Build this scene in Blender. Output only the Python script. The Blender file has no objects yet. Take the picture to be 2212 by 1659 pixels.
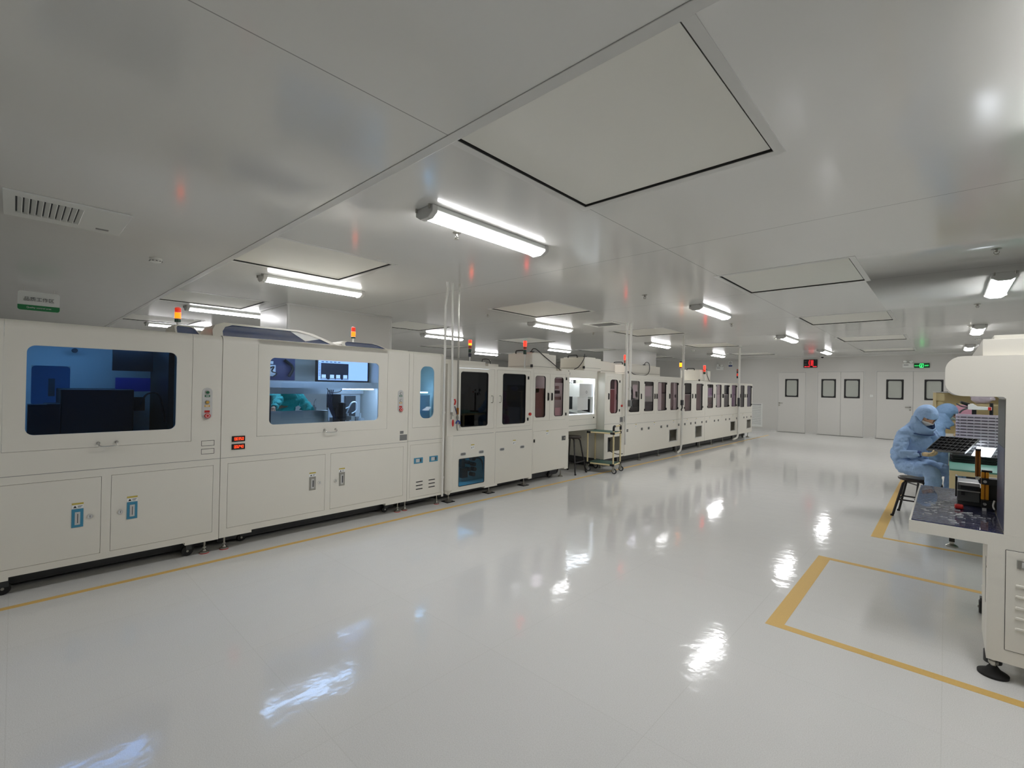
import bpy, bmesh, math, random
from mathutils import Vector, Matrix
R = math.radians
C = bpy.context.scene.collection
rnd = random.Random(7)
# ---------------------------------------------------------------- materials
def lin(c):
    return tuple(((v/255)/12.92 if v/255 <= .04045 else ((v/255+.055)/1.055)**2.4) for v in c)
def mat(name, rgb, rough=.5, metal=0.0, spec=.5, emit=None, es=0.0, bump=None, coat=0.0, speck=None):
    m = bpy.data.materials.new(name); m.use_nodes = True
    nt = m.node_tree; b = nt.nodes['Principled BSDF']
    col = lin(rgb)+(1,)
    b.inputs['Base Color'].default_value = col
    b.inputs['Roughness'].default_value = rough
    b.inputs['Metallic'].default_value = metal
    b.inputs['Specular IOR Level'].default_value = spec
    b.inputs['Coat Weight'].default_value = coat
    if emit:
        b.inputs['Emission Color'].default_value = lin(emit)+(1,)
        b.inputs['Emission Strength'].default_value = es
    tc = nt.nodes.new('ShaderNodeTexCoord')
    if speck:                                             # fine procedural grain in the colour
        n = nt.nodes.new('ShaderNodeTexNoise'); n.inputs['Scale'].default_value = speck[0]; n.inputs['Detail'].default_value = 3
        nt.links.new(tc.outputs['Object'], n.inputs['Vector'])
        mx = nt.nodes.new('ShaderNodeMix'); mx.data_type = 'RGBA'
        mx.inputs[6].default_value = tuple(v*(1-speck[1]) for v in col[:3])+(1,)
        mx.inputs[7].default_value = tuple(min(1, v*(1+speck[1])) for v in col[:3])+(1,)
        nt.links.new(n.outputs['Fac'], mx.inputs[0]); nt.links.new(mx.outputs[2], b.inputs['Base Color'])
    if bump:
        n = nt.nodes.new('ShaderNodeTexNoise'); n.inputs['Scale'].default_value = bump[0]; n.inputs['Detail'].default_value = 2
        nt.links.new(tc.outputs['Object'], n.inputs['Vector'])
        bp = nt.nodes.new('ShaderNodeBump'); bp.inputs['Strength'].default_value = bump[1]; bp.inputs['Distance'].default_value = bump[2]
        nt.links.new(n.outputs['Fac'], bp.inputs['Height']); nt.links.new(bp.outputs['Normal'], b.inputs['Normal'])
    return m
def tinted(name, tint, rough=.02, ior=1.5):
    m = bpy.data.materials.new(name); m.use_nodes = True
    nt = m.node_tree; nt.nodes.remove(nt.nodes['Principled BSDF']); out = nt.nodes['Material Output']
    t = nt.nodes.new('ShaderNodeBsdfTransparent'); t.inputs[0].default_value = tuple(tint)+(1,)
    g = nt.nodes.new('ShaderNodeBsdfGlossy'); g.inputs['Roughness'].default_value = rough
    f = nt.nodes.new('ShaderNodeFresnel'); f.inputs['IOR'].default_value = ior
    x = nt.nodes.new('ShaderNodeMixShader')
    gm = nt.nodes.new('ShaderNodeNewGeometry'); iv = nt.nodes.new('ShaderNodeMath'); iv.operation = 'SUBTRACT'; iv.inputs[0].default_value = 1; nt.links.new(gm.outputs['Backfacing'], iv.inputs[1])
    ml = nt.nodes.new('ShaderNodeMath'); ml.operation = 'MULTIPLY'; nt.links.new(f.outputs[0], ml.inputs[0]); nt.links.new(iv.outputs[0], ml.inputs[1])   # reflect at the outer face only
    nt.links.new(ml.outputs[0], x.inputs[0]); nt.links.new(t.outputs[0], x.inputs[1]); nt.links.new(g.outputs[0], x.inputs[2])
    nt.links.new(x.outputs[0], out.inputs[0])
    return m
def emis(name, rgb, s):
    return mat(name, (20, 20, 20), .4, emit=rgb, es=s)
M = dict(
    white=mat('white_powder_coat', (226, 223, 212), .38, spec=.4, speck=(260, .03)),
    leaf=mat('door_panel', (208, 207, 202), .4, spec=.4),
    inner=mat('inner_white_panel', (205, 206, 203), .5),
    gap=mat('dark_seal', (30, 30, 28), .8),
    wall=mat('wall_panel', (200, 199, 194), .33, spec=.45),
    frame=mat('aluminium_profile', (200, 200, 196), .3, spec=.6),
    filt=mat('filter_diffuser', (226, 225, 217), .7, bump=(900, .25, .002)),
    black=mat('black_plastic', (18, 18, 19), .45),
    rubber=mat('black_rubber', (24, 23, 22), .7),
    steel=mat('bare_steel', (170, 168, 160), .28, metal=.9),
    chrome=mat('chrome', (225, 225, 222), .12, metal=1.0),
    alu=mat('brushed_aluminium', (185, 185, 182), .35, metal=.85),
    brownpanel=mat('dull_brown_panel', (112, 96, 92), .5), redpanel=mat('dull_red_brown_panel', (132, 88, 90), .5), lilac=mat('pale_lilac_panel', (176, 164, 190), .45), bluegrey=mat('blue_grey_panel', (98, 100, 128), .5),
    grey=mat('grey_plastic', (120, 121, 120), .5),
    dgrey=mat('dark_grey_metal', (62, 64, 66), .5),
    pipe=mat('white_pipe', (222, 221, 214), .4),
    tape=mat('yellow_tape', (224, 186, 108), .5, speck=(120, .1)),
    latch=mat('blue_latch_plate', (62, 138, 170), .4),
    clear=mat('pale_label', (198, 198, 195), .5),
    yellow=mat('warning_yellow', (196, 176, 82), .6),
    red=mat('red_plastic', (190, 40, 36), .35),
    green=mat('green_plastic', (24, 96, 62), .4),
    amber=mat('amber_plastic', (206, 160, 60), .4),
    dgreen=mat('dark_green_lens', (18, 60, 44), .3),
    orangelens=mat('dull_orange_lens', (176, 66, 34), .35),
    redlens=mat('dull_red_lens', (176, 40, 30), .35, emit=(255, 60, 30), es=.25),
    navy=mat('navy_lens', (22, 28, 48), .3),
    stool=mat('dark_brown_seat', (44, 34, 28), .35),
    stoolleg=mat('dark_stool_tube', (28, 23, 22), .4),
    cream=mat('cream_coated_tube', (222, 206, 160), .4),
    shelfgreen=mat('green_mat', (58, 96, 86), .5),
    teal=mat('teal_desk_mat', (98, 158, 142), .5),
    beige=mat('beige_board', (206, 192, 146), .55),
    suit=mat('blue_coverall_cloth', (152, 182, 220), .75, bump=(11, .55, .05), speck=(60, .05)),
    suit2=mat('darker_blue_coverall_cloth', (122, 154, 190), .75, bump=(11, .55, .05), speck=(60, .05)),
    pink=mat('pink_hood_cloth', (206, 150, 168), .75, bump=(26, .5, .03)),
    tealsuit=mat('teal_gown_cloth', (70, 190, 184), .75, bump=(26, .5, .03)),
    trim=mat('navy_piping', (38, 62, 116), .7),
    skin=mat('skin', (206, 158, 128), .5),
    brow=mat('dark_brow', (52, 36, 30), .7),
    mask=mat('white_mask_cloth', (226, 222, 218), .8, bump=(60, .3, .01)),
    glove=mat('cream_glove', (212, 190, 150), .6),
    film=None,
    orange=mat('orange_anodised_profile', (222, 150, 36), .35, metal=.25),
    gold=mat('dark_gold_profile', (150, 96, 36), .35, metal=.4),
    greymetal=mat('grey_machined_metal', (92, 95, 94), .45, metal=.4),
    tube=emis('lamp_diffuser', (252, 251, 253), 17.0),
    led=emis('machine_led_bar', (235, 244, 255), 8.0), ledhot=emis('machine_led_bar_bright', (235, 244, 255), 16.0),
    ledlow=emis('machine_led_bar_dim', (225, 238, 255), 1.5),
    fillmid=emis('machine_fill_bar_medium', (225, 238, 255), 4.0),
    screen=emis('screen_white', (196, 214, 255), .75),
    screendark=emis('screen_dark', (60, 66, 92), .2),
    icon=emis('screen_icon', (225, 235, 250), .7),
    panel=emis('bright_light_panel', (238, 246, 255), 5.0),
    lampred=emis('lit_red_lens', (255, 26, 14), 3.2),
    lamporange=emis('lit_orange_lens', (255, 88, 8), 2.1),
    lampyellow=emis('lit_yellow_lens', (255, 130, 10), 2.2),
    digit=emis('red_led_digit', (255, 60, 24), 2.0),
    wdigit=emis('red_wall_digit', (255, 40, 48), 1.2),
    exitg=emis('green_exit_light', (60, 255, 120), 1.2),
    exitbg=mat('dark_green_sign', (8, 44, 26), .3, emit=(0, 90, 40), es=.12),
    signgreen=mat('sign_green', (20, 120, 66), .45),
    signtext=mat('sign_grey_text', (74, 78, 76), .6),
    signwhite=mat('sign_white', (222, 224, 220), .4),
    acblue=mat('duct_dark', (38, 42, 46), .6),
    traygrey=mat('ribbed_clear_tray', (206, 196, 208), .18, coat=.5), trayshade=mat('tray_recess_shade', (128, 120, 134), .4),
    traydark=mat('black_antistatic_tray', (16, 16, 17), .4),
    paper=mat('paper_white', (236, 238, 236), .6),
    baggy=tinted('clear_plastic_film', (.72, .74, .76), .12),
    frost=mat('frosted_pane', (176, 180, 172), .3, coat=.3),
    gl_dark=tinted('dark_blue_acrylic', (.36, .60, .89)),
    gl_lit=tinted('blue_acrylic', (.62, .77, .97)),
    gl_slim=tinted('light_blue_acrylic', (.50, .74, .94)),
    gl_black=tinted('smoked_acrylic', (.12, .15, .20)),
    gl_navy=tinted('smoked_blue_acrylic', (.10, .20, .32)),
    gl_teal=tinted('teal_acrylic', (.22, .50, .66)),
    gl_brown=tinted('brown_acrylic', (.90, .78, .80)),
    gl_smoke=tinted('grey_brown_acrylic', (.90, .84, .86)),
    hood=mat('navy_hood_acrylic', (50, 72, 118), .12, coat=.6),
)
def special():
    # dark blue protective film, crinkled and glossy
    M['film'] = mat('crinkled_blue_film', (36, 42, 88), .13, coat=.5, bump=(42, 1.0, .09))
    # vinyl floor: speckle, faint tile joints, soft unevenness
    m = bpy.data.materials.new('vinyl_floor'); m.use_nodes = True; nt = m.node_tree; b = nt.nodes['Principled BSDF']
    N = nt.nodes.new; L = nt.links.new
    tc = N('ShaderNodeTexCoord')
    n = N('ShaderNodeTexNoise'); n.inputs['Scale'].default_value = 230; n.inputs['Detail'].default_value = 4; n.inputs['Roughness'].default_value = .7
    L(tc.outputs['Object'], n.inputs['Vector'])
    r = N('ShaderNodeValToRGB'); r.color_ramp.elements[0].position = .34; r.color_ramp.elements[1].position = .60
    r.color_ramp.elements[0].color = lin((214, 214, 210))+(1,); r.color_ramp.elements[1].color = lin((232, 232, 229))+(1,)
    L(n.outputs['Fac'], r.inputs[0])
    br = N('ShaderNodeTexBrick'); br.inputs['Scale'].default_value = 1.0; br.offset = 0
    br.inputs['Brick Width'].default_value = .915; br.inputs['Row Height'].default_value = .915; br.inputs['Mortar Size'].default_value = .0018
    br.inputs['Color1'].default_value = (1, 1, 1, 1); br.inputs['Color2'].default_value = (.985, .985, .985, 1); br.inputs['Mortar'].default_value = (.92, .92, .91, 1)
    L(tc.outputs['Object'], br.inputs['Vector'])
    mx = N('ShaderNodeMix'); mx.data_type = 'RGBA'; mx.blend_type = 'MULTIPLY'; mx.inputs[0].default_value = 1
    L(r.outputs[0], mx.inputs[6]); L(br.outputs['Color'], mx.inputs[7]); L(mx.outputs[2], b.inputs['Base Color'])
    b.inputs['Roughness'].default_value = .085; b.inputs['Specular IOR Level'].default_value = .5
    n2 = N('ShaderNodeTexNoise'); n2.inputs['Scale'].default_value = 7; n2.inputs['Detail'].default_value = 3
    L(tc.outputs['Object'], n2.inputs['Vector'])
    bp = N('ShaderNodeBump'); bp.inputs['Strength'].default_value = .14; bp.inputs['Distance'].default_value = .012
    L(n2.outputs['Fac'], bp.inputs['Height']); L(bp.outputs['Normal'], b.inputs['Normal'])
    M['floor'] = m
    # coated steel ceiling panels with fine joints
    m = bpy.data.materials.new('coated_ceiling_panel'); m.use_nodes = True; nt = m.node_tree; b = nt.nodes['Principled BSDF']
    N = nt.nodes.new; L = nt.links.new
    tc = N('ShaderNodeTexCoord'); br = N('ShaderNodeTexBrick'); br.offset = 0; br.inputs['Scale'].default_value = 1
    br.inputs['Brick Width'].default_value = 400; br.inputs['Row Height'].default_value = 2.486; br.inputs['Mortar Size'].default_value = .003
    br.inputs['Color1'].default_value = lin((214, 214, 210))+(1,); br.inputs['Color2'].default_value = lin((212, 212, 208))+(1,); br.inputs['Mortar'].default_value = lin((150, 150, 147))+(1,)
    mp = N('ShaderNodeMapping'); mp.inputs['Location'].default_value = (1.836, -1.463, 0)
    L(tc.outputs['Object'], mp.inputs[0]); L(mp.outputs[0], br.inputs['Vector']); L(br.outputs['Color'], b.inputs['Base Color'])
    b.inputs['Roughness'].default_value = .15; b.inputs['Specular IOR Level'].default_value = .75
    n2 = N('ShaderNodeTexNoise'); n2.inputs['Scale'].default_value = 2.2; n2.inputs['Detail'].default_value = 2
    L(tc.outputs['Object'], n2.inputs['Vector'])
    bp = N('ShaderNodeBump'); bp.inputs['Strength'].default_value = .06; bp.inputs['Distance'].default_value = .02
    L(n2.outputs['Fac'], bp.inputs['Height']); L(bp.outputs['Normal'], b.inputs['Normal'])
    M['ceil'] = m
special()
# ---------------------------------------------------------------- mesh builder
W = {}
def rr(y0, y1, z0, z1, r, n=6):
    pts = []
    r = min(r, (y1-y0)/2-1e-5, (z1-z0)/2-1e-5)
    for cy, cz, a0 in ((y1-r, z1-r, 0), (y0+r, z1-r, 90), (y0+r, z0+r, 180), (y1-r, z0+r, 270)):
        for k in range(n+1):
            a = R(a0+90*k/n); pts.append((cy+r*math.cos(a), cz+r*math.sin(a)))
    return pts
class B:
    def __init__(s): s.v = []; s.f = []
    def add(s, v, f):
        o = len(s.v); s.v += [tuple(p) for p in v]; s.f += [tuple(i+o for i in q) for q in f]; return s
    def box(s, x0, x1, y0, y1, z0, z1):
        return s.add([(x0,y0,z0),(x1,y0,z0),(x1,y1,z0),(x0,y1,z0),(x0,y0,z1),(x1,y0,z1),(x1,y1,z1),(x0,y1,z1)],
                     [(0,3,2,1),(4,5,6,7),(0,1,5,4),(1,2,6,5),(2,3,7,6),(3,0,4,7)])
    def prism(s, pts, vec):
        n = len(pts); v = [Vector(p) for p in pts]; d = Vector(vec)
        return s.add(v+[p+d for p in v], [tuple(range(n-1,-1,-1)), tuple(range(n, 2*n))]+[(i,(i+1)%n,n+(i+1)%n,n+i) for i in range(n)])
    def yz(s, pts, x0, x1):                     # polygon in the Y-Z plane with thickness along X
        return s.prism([(x0,a,b) for a,b in pts], (x1-x0,0,0))
    def xz(s, pts, y0, y1): return s.prism([(a,y0,b) for a,b in pts], (0,y1-y0,0))
    def xy(s, pts, z0, z1): return s.prism([(a,b,z0) for a,b in pts], (0,0,z1-z0))
    def ring(s, outer, inner, f0, f1):          # two loops of equal length; f maps (a,b) to 3-D at back / front
        n = len(outer); v = [f0(p) for p in outer]+[f0(p) for p in inner]+[f1(p) for p in outer]+[f1(p) for p in inner]
        f = []
        for i in range(n):
            j = (i+1)%n
            f += [(i,n+i,n+j,j),(2*n+i,2*n+j,3*n+j,3*n+i),(i,j,2*n+j,2*n+i),(n+i,3*n+i,3*n+j,n+j)]
        return s.add(v, f)
    def ringyz(s, o, i, x0, x1): return s.ring(o, i, lambda p:(x0,p[0],p[1]), lambda p:(x1,p[0],p[1]))
    def ringxz(s, o, i, y0, y1): return s.ring(o, i, lambda p:(p[0],y0,p[1]), lambda p:(p[0],y1,p[1]))
    def ringxy(s, o, i, z0, z1): return s.ring(o, i, lambda p:(p[0],p[1],z0), lambda p:(p[0],p[1],z1))
    def cyl(s, p0, p1, r0, r1=None, n=14):
        r1 = r0 if r1 is None else r1
        p0 = Vector(p0); p1 = Vector(p1); d = (p1-p0).normalized()
        a = d.orthogonal().normalized(); b = d.cross(a)
        v = [p0+(a*math.cos(t)+b*math.sin(t))*r0 for t in [2*math.pi*i/n for i in range(n)]]
        v += [p1+(a*math.cos(t)+b*math.sin(t))*r1 for t in [2*math.pi*i/n for i in range(n)]]
        return s.add(v, [tuple(range(n-1,-1,-1)), tuple(range(n,2*n))]+[(i,(i+1)%n,n+(i+1)%n,n+i) for i in range(n)])
    def lathe(s, c, prof, n=18):                # (radius, z) profile about a vertical axis at c
        v = []; f = []; m = len(prof)
        for r, z in prof: v += [(c[0]+r*math.cos(2*math.pi*i/n), c[1]+r*math.sin(2*math.pi*i/n), c[2]+z) for i in range(n)]
        for k in range(m-1): f += [(k*n+i, k*n+(i+1)%n, (k+1)*n+(i+1)%n, (k+1)*n+i) for i in range(n)]
        f += [tuple(range(n-1,-1,-1)), tuple(range((m-1)*n, m*n))]
        return s.add(v, f)
    def tube(s, path, r, n=8, smooth=True):
        P = [Vector(p) for p in path]
        if smooth and len(P) > 2:               # Catmull-Rom resampling
            Q = []
            for i in range(len(P)-1):
                a, b, c, d = P[max(i-1,0)], P[i], P[i+1], P[min(i+2,len(P)-1)]
                for k in range(5):
                    t = k/5; Q.append(.5*((2*b)+(c-a)*t+(2*a-5*b+4*c-d)*t*t+(3*b-a-3*c+d)*t**3))
            P = Q+[P[-1]]
        v = []; f = []; up = None
        for i, p in enumerate(P):
            d = (P[min(i+1,len(P)-1)]-P[max(i-1,0)]).normalized()
            up = d.orthogonal().normalized() if up is None else (up-d*up.dot(d)).normalized()
            w = d.cross(up)
            v += [p+(up*math.cos(2*math.pi*k/n)+w*math.sin(2*math.pi*k/n))*r for k in range(n)]
        for i in range(len(P)-1): f += [(i*n+k, i*n+(k+1)%n, (i+1)*n+(k+1)%n, (i+1)*n+k) for k in range(n)]
        f += [tuple(range(n-1,-1,-1)), tuple(range((len(P)-1)*n, len(P)*n))]
        return s.add(v, f)
    def ball(s, c, r, n=14, m=9, tf=None):
        rx, ry, rz = (r, r, r) if not hasattr(r, '__len__') else r
        v = []; f = []
        for j in range(m+1):
            ph = math.pi*j/m
            for i in range(n):
                t = 2*math.pi*i/n; v.append(Vector((rx*math.sin(ph)*math.cos(t), ry*math.sin(ph)*math.sin(t), rz*math.cos(ph))))
        for j in range(m): f += [(j*n+i, (j+1)*n+i, (j+1)*n+(i+1)%n, j*n+(i+1)%n) for i in range(n)]
        if tf: v = [tf(p) for p in v]
        return s.add([p+Vector(c) for p in v], f)
    def move(s, mx): s.v = [tuple(mx @ Vector(p)) for p in s.v]; return s
    def build(s, name, m, parent=None, loc=None, bevel=0, smooth=30, label=None):
        o3 = W[parent.name] if parent is not None else Vector(loc or (0,0,0))
        if loc is not None: o3 = Vector(loc)
        me = bpy.data.meshes.new(name); me.from_pydata([tuple(Vector(p)-o3) for p in s.v], [], s.f)
        bm = bmesh.new(); bm.from_mesh(me)
        bmesh.ops.remove_doubles(bm, verts=bm.verts, dist=1e-6)
        bmesh.ops.recalc_face_normals(bm, faces=bm.faces); bm.to_mesh(me); bm.free()
        for p in me.polygons: p.use_smooth = True
        me.set_sharp_from_angle(angle=R(smooth))
        me.materials.append(M[m] if isinstance(m, str) else m)
        o = bpy.data.objects.new(name, me); C.objects.link(o)
        if parent is not None:
            o.parent = parent; o.location = o3-W[parent.name]
        else: o.location = o3
        W[o.name] = o3.copy()
        if bevel:
            md = o.modifiers.new('edge', 'BEVEL'); md.width = bevel; md.segments = 2; md.limit_method = 'ANGLE'; md.angle_limit = R(40)
        if label: o['label'] = label
        return o
def tag(o, label, cat, group=None):
    o['label'] = label; o['category'] = cat
    if group: o['group'] = group
    return o
def thing(name, label, cat, loc, group=None):
    o = bpy.data.objects.new(name, None); C.objects.link(o); o.location = loc; o.empty_display_size = .1
    W[o.name] = Vector(loc); return tag(o, label, cat, group)
def struct(o): o['kind'] = 'structure'; return o
def dup(root, loc, label, group=None, rotz=None):
    r = root.copy(); C.objects.link(r); r.location = loc; W[r.name] = Vector(loc)
    if rotz is not None: r.rotation_euler = (0, 0, rotz)
    r['label'] = label
    if group: r['group'] = group
    for ch in list(root.children):
        c = ch.copy(); C.objects.link(c); c.parent = r
        for g in list(ch.children):
            d = g.copy(); C.objects.link(d); d.parent = c
    return r
def text(name, s, size, m, parent, origin, right, up, align='CENTER', depth=.001):
    cu = bpy.data.curves.new(name, 'FONT'); cu.body = s; cu.size = size; cu.align_x = align; cu.align_y = 'CENTER'; cu.extrude = depth
    t = bpy.data.objects.new(name+'_curve', cu); C.objects.link(t)
    dg = bpy.context.evaluated_depsgraph_get()
    me = bpy.data.meshes.new_from_object(t.evaluated_get(dg)); bpy.data.objects.remove(t)
    r = Vector(right).normalized(); u = Vector(up).normalized(); w = r.cross(u)
    mx = Matrix((r, u, w)).transposed().to_4x4()
    o3 = W[parent.name]; me.transform(Matrix.Translation(Vector(origin)-o3) @ mx)
    me.materials.clear(); me.materials.append(M[m])
    o = bpy.data.objects.new(name, me); C.objects.link(o); o.parent = parent; W[o.name] = o3.copy(); return o
SEG = {'0':'abcdef','1':'bc','2':'abged','3':'abgcd','4':'fgbc','5':'afgcd','6':'afgedc','7':'abc','8':'abcdefg','9':'abcdfg','-':'g'}
def digits(b, s, o, right, up, w, h, gap, t=None):
    """seven-segment digits; o = lower-left corner"""
    r = Vector(right); u = Vector(up); nrm = r.cross(u)*.0015; o = Vector(o); t = t or w*.17
    def bar(a0, a1, b0, b1): b.prism([o+r*a0+u*b0, o+r*a1+u*b0, o+r*a1+u*b1, o+r*a0+u*b1], nrm)
    for ch in s:
        if ch == ' ': o = o+r*(w+gap)*.6; continue
        if ch == '.': bar(-gap*.7, -gap*.7+t, 0, t); continue
        for g in SEG[ch]:
            if g == 'a': bar(t*.6, w-t*.6, h-t, h)
            if g == 'd': bar(t*.6, w-t*.6, 0, t)
            if g == 'g': bar(t*.6, w-t*.6, h/2-t/2, h/2+t/2)
            if g == 'b': bar(w-t, w, h/2+t*.15, h-t*.15)
            if g == 'c': bar(w-t, w, t*.15, h/2-t*.15)
            if g == 'f': bar(0, t, h/2+t*.15, h-t*.15)
            if g == 'e': bar(0, t, t*.15, h/2-t*.15)
        o = o+r*(w+gap)
    return b
# ---------------------------------------------------------------- camera
CAMZ = 1.46
yaw, pitch, roll = R(43.0406), R(.27972), R(1.10534)
fw = Vector((-math.sin(yaw)*math.cos(pitch), math.cos(yaw)*math.cos(pitch), math.sin(pitch)))
r0 = Vector((math.cos(yaw), math.sin(yaw), 0)); u0 = r0.cross(fw)
cr = math.cos(roll)*r0+math.sin(roll)*u0; cu_ = -math.sin(roll)*r0+math.cos(roll)*u0
cam = bpy.data.objects.new('camera', bpy.data.cameras.new('camera')); C.objects.link(cam)
mx = Matrix((cr, cu_, -fw)).transposed().to_4x4(); mx.translation = (0, 0, CAMZ)
cam.matrix_world = mx; cam.data.sensor_width = 36; cam.data.lens = 36*1004.636/2212; cam.data.clip_start = .05; cam.data.clip_end = 100
bpy.context.scene.camera = cam
# ---------------------------------------------------------------- room
XL, XR, YF, YB, H = -16.2, 5.2, -5.0, 19.04, 2.71
struct(B().box(XL, XR, YF, YB, -.1, 0).build('floor', 'floor'))
PX = [-12.6, -9.0, -5.42, -1.838]; PY = [-2.22, 1.522, 5.265, 9.005, 12.75, 16.49]; PW, PD = 1.168, 1.155
holes = [(x, x+PW, y, y+PD) for x in PX for y in PY[1:]]
xs = sorted({XL, XR, *[h[0] for h in holes], *[h[1] for h in holes]}); ys = sorted({YF, YB, *[h[2] for h in holes], *[h[3] for h in holes]})
b = B()
for i in range(len(xs)-1):
    for j in range(len(ys)-1):
        cx, cy = (xs[i]+xs[i+1])/2, (ys[j]+ys[j+1])/2
        if not any(h[0] < cx < h[1] and h[2] < cy < h[3] for h in holes):
            b.box(xs[i], xs[i+1], ys[j], ys[j+1], H, H+.05)
struct(b.build('ceiling', 'ceil'))
struct(B().box(XL-.1, XL, YF, YB, 0, H).build('wall_left', 'wall'))
struct(B().box(XR, XR+.1, YF, YB, 0, H).build('wall_right', 'wall'))
struct(B().box(XL-.1, XR+.1, YF-.1, YF, 0, H).build('wall_front', 'wall'))
DOORS = [(-4.48, -3.625, 2.15), (-3.26, -1.985, 2.16), (-1.645, .16, 2.16)]
b = B(); ed = [XL-.1]+[v for d in DOORS for v in d[:2]]+[XR+.1]
for k in range(0, len(ed), 2): b.box(ed[k], ed[k+1], YB, YB+.08, 0, H)
for d in DOORS: b.box(d[0], d[1], YB, YB+.08, d[2], H)
struct(b.build('wall_back', 'wall'))
struct(B().box(-2.0, .3, YB+.08, YB+.09, 0, H).box(XL, XR, YB+.09, YB+.12, 0, H).build('light_leak_backing', 'gap'))  # unseen backing added behind wall and doors to stop light leaks
# cove at the top of the back wall, skirting between the doors, continuous ceiling profile
struct(B().xz([(XL, 0), (XL, 0)], 0, 0) if False else B().prism([(XL, YB, H-.045), (XL, YB-.045, H), (XL, YB, H)], (XR-XL, 0, 0)).build('trim_1', 'frame'))
for n, (a, c) in enumerate([(XL, -4.50), (-3.605, -3.28), (-1.965, -1.665), (.18, XR)]):
    struct(B().box(a, c, YB-.02, YB, 0, .075).prism([(a, YB-.02, .03), (a, YB-.05, 0), (a, YB-.02, 0)], (c-a, 0, 0)).build('baseboard_back' if n == 0 else 'baseboard_back_%d' % (n+1), 'frame'))
struct(B().box(XL, XR, 1.460, 1.520, H-.005, H).build('trim_2', 'frame', bevel=.002))
# door leaves
def leaf(t, x0, x1, z1, win, handle=None):
    p = B(); cell = rr(x0+.003, x1-.003, .012, z1-.004, .004); ww = rr(win[0], win[1], win[2], win[3], .004)
    p.ringxz(cell, ww, YB-.006, YB+.035); lf = p.build('door_leaf', 'leaf', t)
    f = B(); f.ringxz(rr(win[0]-.004, win[1]+.004, win[2]-.004, win[3]+.004, .004), rr(win[0]+.042, win[1]-.042, win[2]+.042, win[3]-.042, .045), YB-.012, YB+.01); wf = f.build('window_frame', 'black', lf)
    g = B(); g.box(win[0]+.03, win[1]-.03, YB+.004, YB+.012, win[2]+.03, win[3]-.03); g.build('window_pane', 'frost', lf)
    if handle:
        hx, d = handle
        k = B(); k.cyl((hx, YB-.006, 1.045), (hx, YB-.02, 1.045), .024).cyl((hx, YB-.02, 1.045), (hx, YB-.055, 1.045), .009).cyl((hx, YB-.05, 1.045), (hx+d*.12, YB-.05, 1.045), .009)
        k.cyl((hx, YB-.006, .96), (hx, YB-.016, .96), .024).build('handle', 'steel', lf)
def doorset(n, x0, x1, z1, leaves):
    t = bpy.data.objects.new('door_%d' % n, None); C.objects.link(t); t.location = ((x0+x1)/2, YB, 0); W[t.name] = Vector(t.location); t['kind'] = 'structure'
    B().ringxz(rr(x0-.035, x1+.035, -.0, z1+.03, .002), rr(x0, x1, .001, z1, .002), YB-.004, YB+.03).build('door_frame', 'frame', t)
    B().box(x0, x1, YB+.036, YB+.06, .001, z1).build('door_reveal', 'gap', t)
    for l in leaves: leaf(t, *l)
doorset(1, -4.48, -3.625, 2.15, [(-4.48, -3.625, 2.15, (-4.255, -3.845, 1.275, 1.91), (-4.44, 1))])
doorset(2, -3.26, -1.985, 2.16, [(-3.26, -2.603, 2.16, (-3.15, -2.74, 1.282, 1.912)), (-2.603, -1.985, 2.16, (-2.505, -2.085, 1.285, 1.912))])
doorset(3, -1.645, .16, 2.16, [(-1.645, -.75, 2.16, (-1.40, -.98, 1.28, 1.905), (-.815, -1)), (-.75, .16, 2.16, (-.485, -.065, 1.285, 1.905))])
# ---------------------------------------------------------------- ceiling filters
ROWN = {-1.838: 'above the main aisle', -5.42: 'above the front machine line', -9.0: 'behind the machine line', -12.6: 'at the far left of the room'}
ORD = ['nearest', 'second nearest', 'middle', 'second farthest', 'farthest']
def filt(x, y, label):
    t = thing('ceiling_filter', label, 'ceiling panel', (x+PW/2, y+PD/2, H), 'square filter panels in the ceiling')
    B().ringxy(rr(x-.048, x+PW+.048, y-.048, y+PD+.048, .003), rr(x, x+PW, y, y+PD, .003), H-.003, H).build('frame', 'frame', t)
    B().ringxy(rr(x-.0005, x+PW+.0005, y-.0005, y+PD+.0005, .003), rr(x+.004, x+PW-.004, y+.004, y+PD-.004, .003), H, H+.04).build('gasket', 'gap', t)
    B().box(x+.012, x+PW-.012, y+.012, y+PD-.012, H+.010, H+.04).build('diffuser', 'filt', t)
    B().box(x+.001, x+PW-.001, y+.001, y+PD-.001, H+.041, H+.05).build('backing', 'gap', t)
    return t
f0 = None
for x in PX:
    for k, y in enumerate(PY[1:]):
        lb = '%s square filter panel in the ceiling %s' % (ORD[k], ROWN[x])
        if f0 is None: f0 = filt(x, y, lb)
        else: dup(f0, (x+PW/2, y+PD/2, H), lb)
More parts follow.
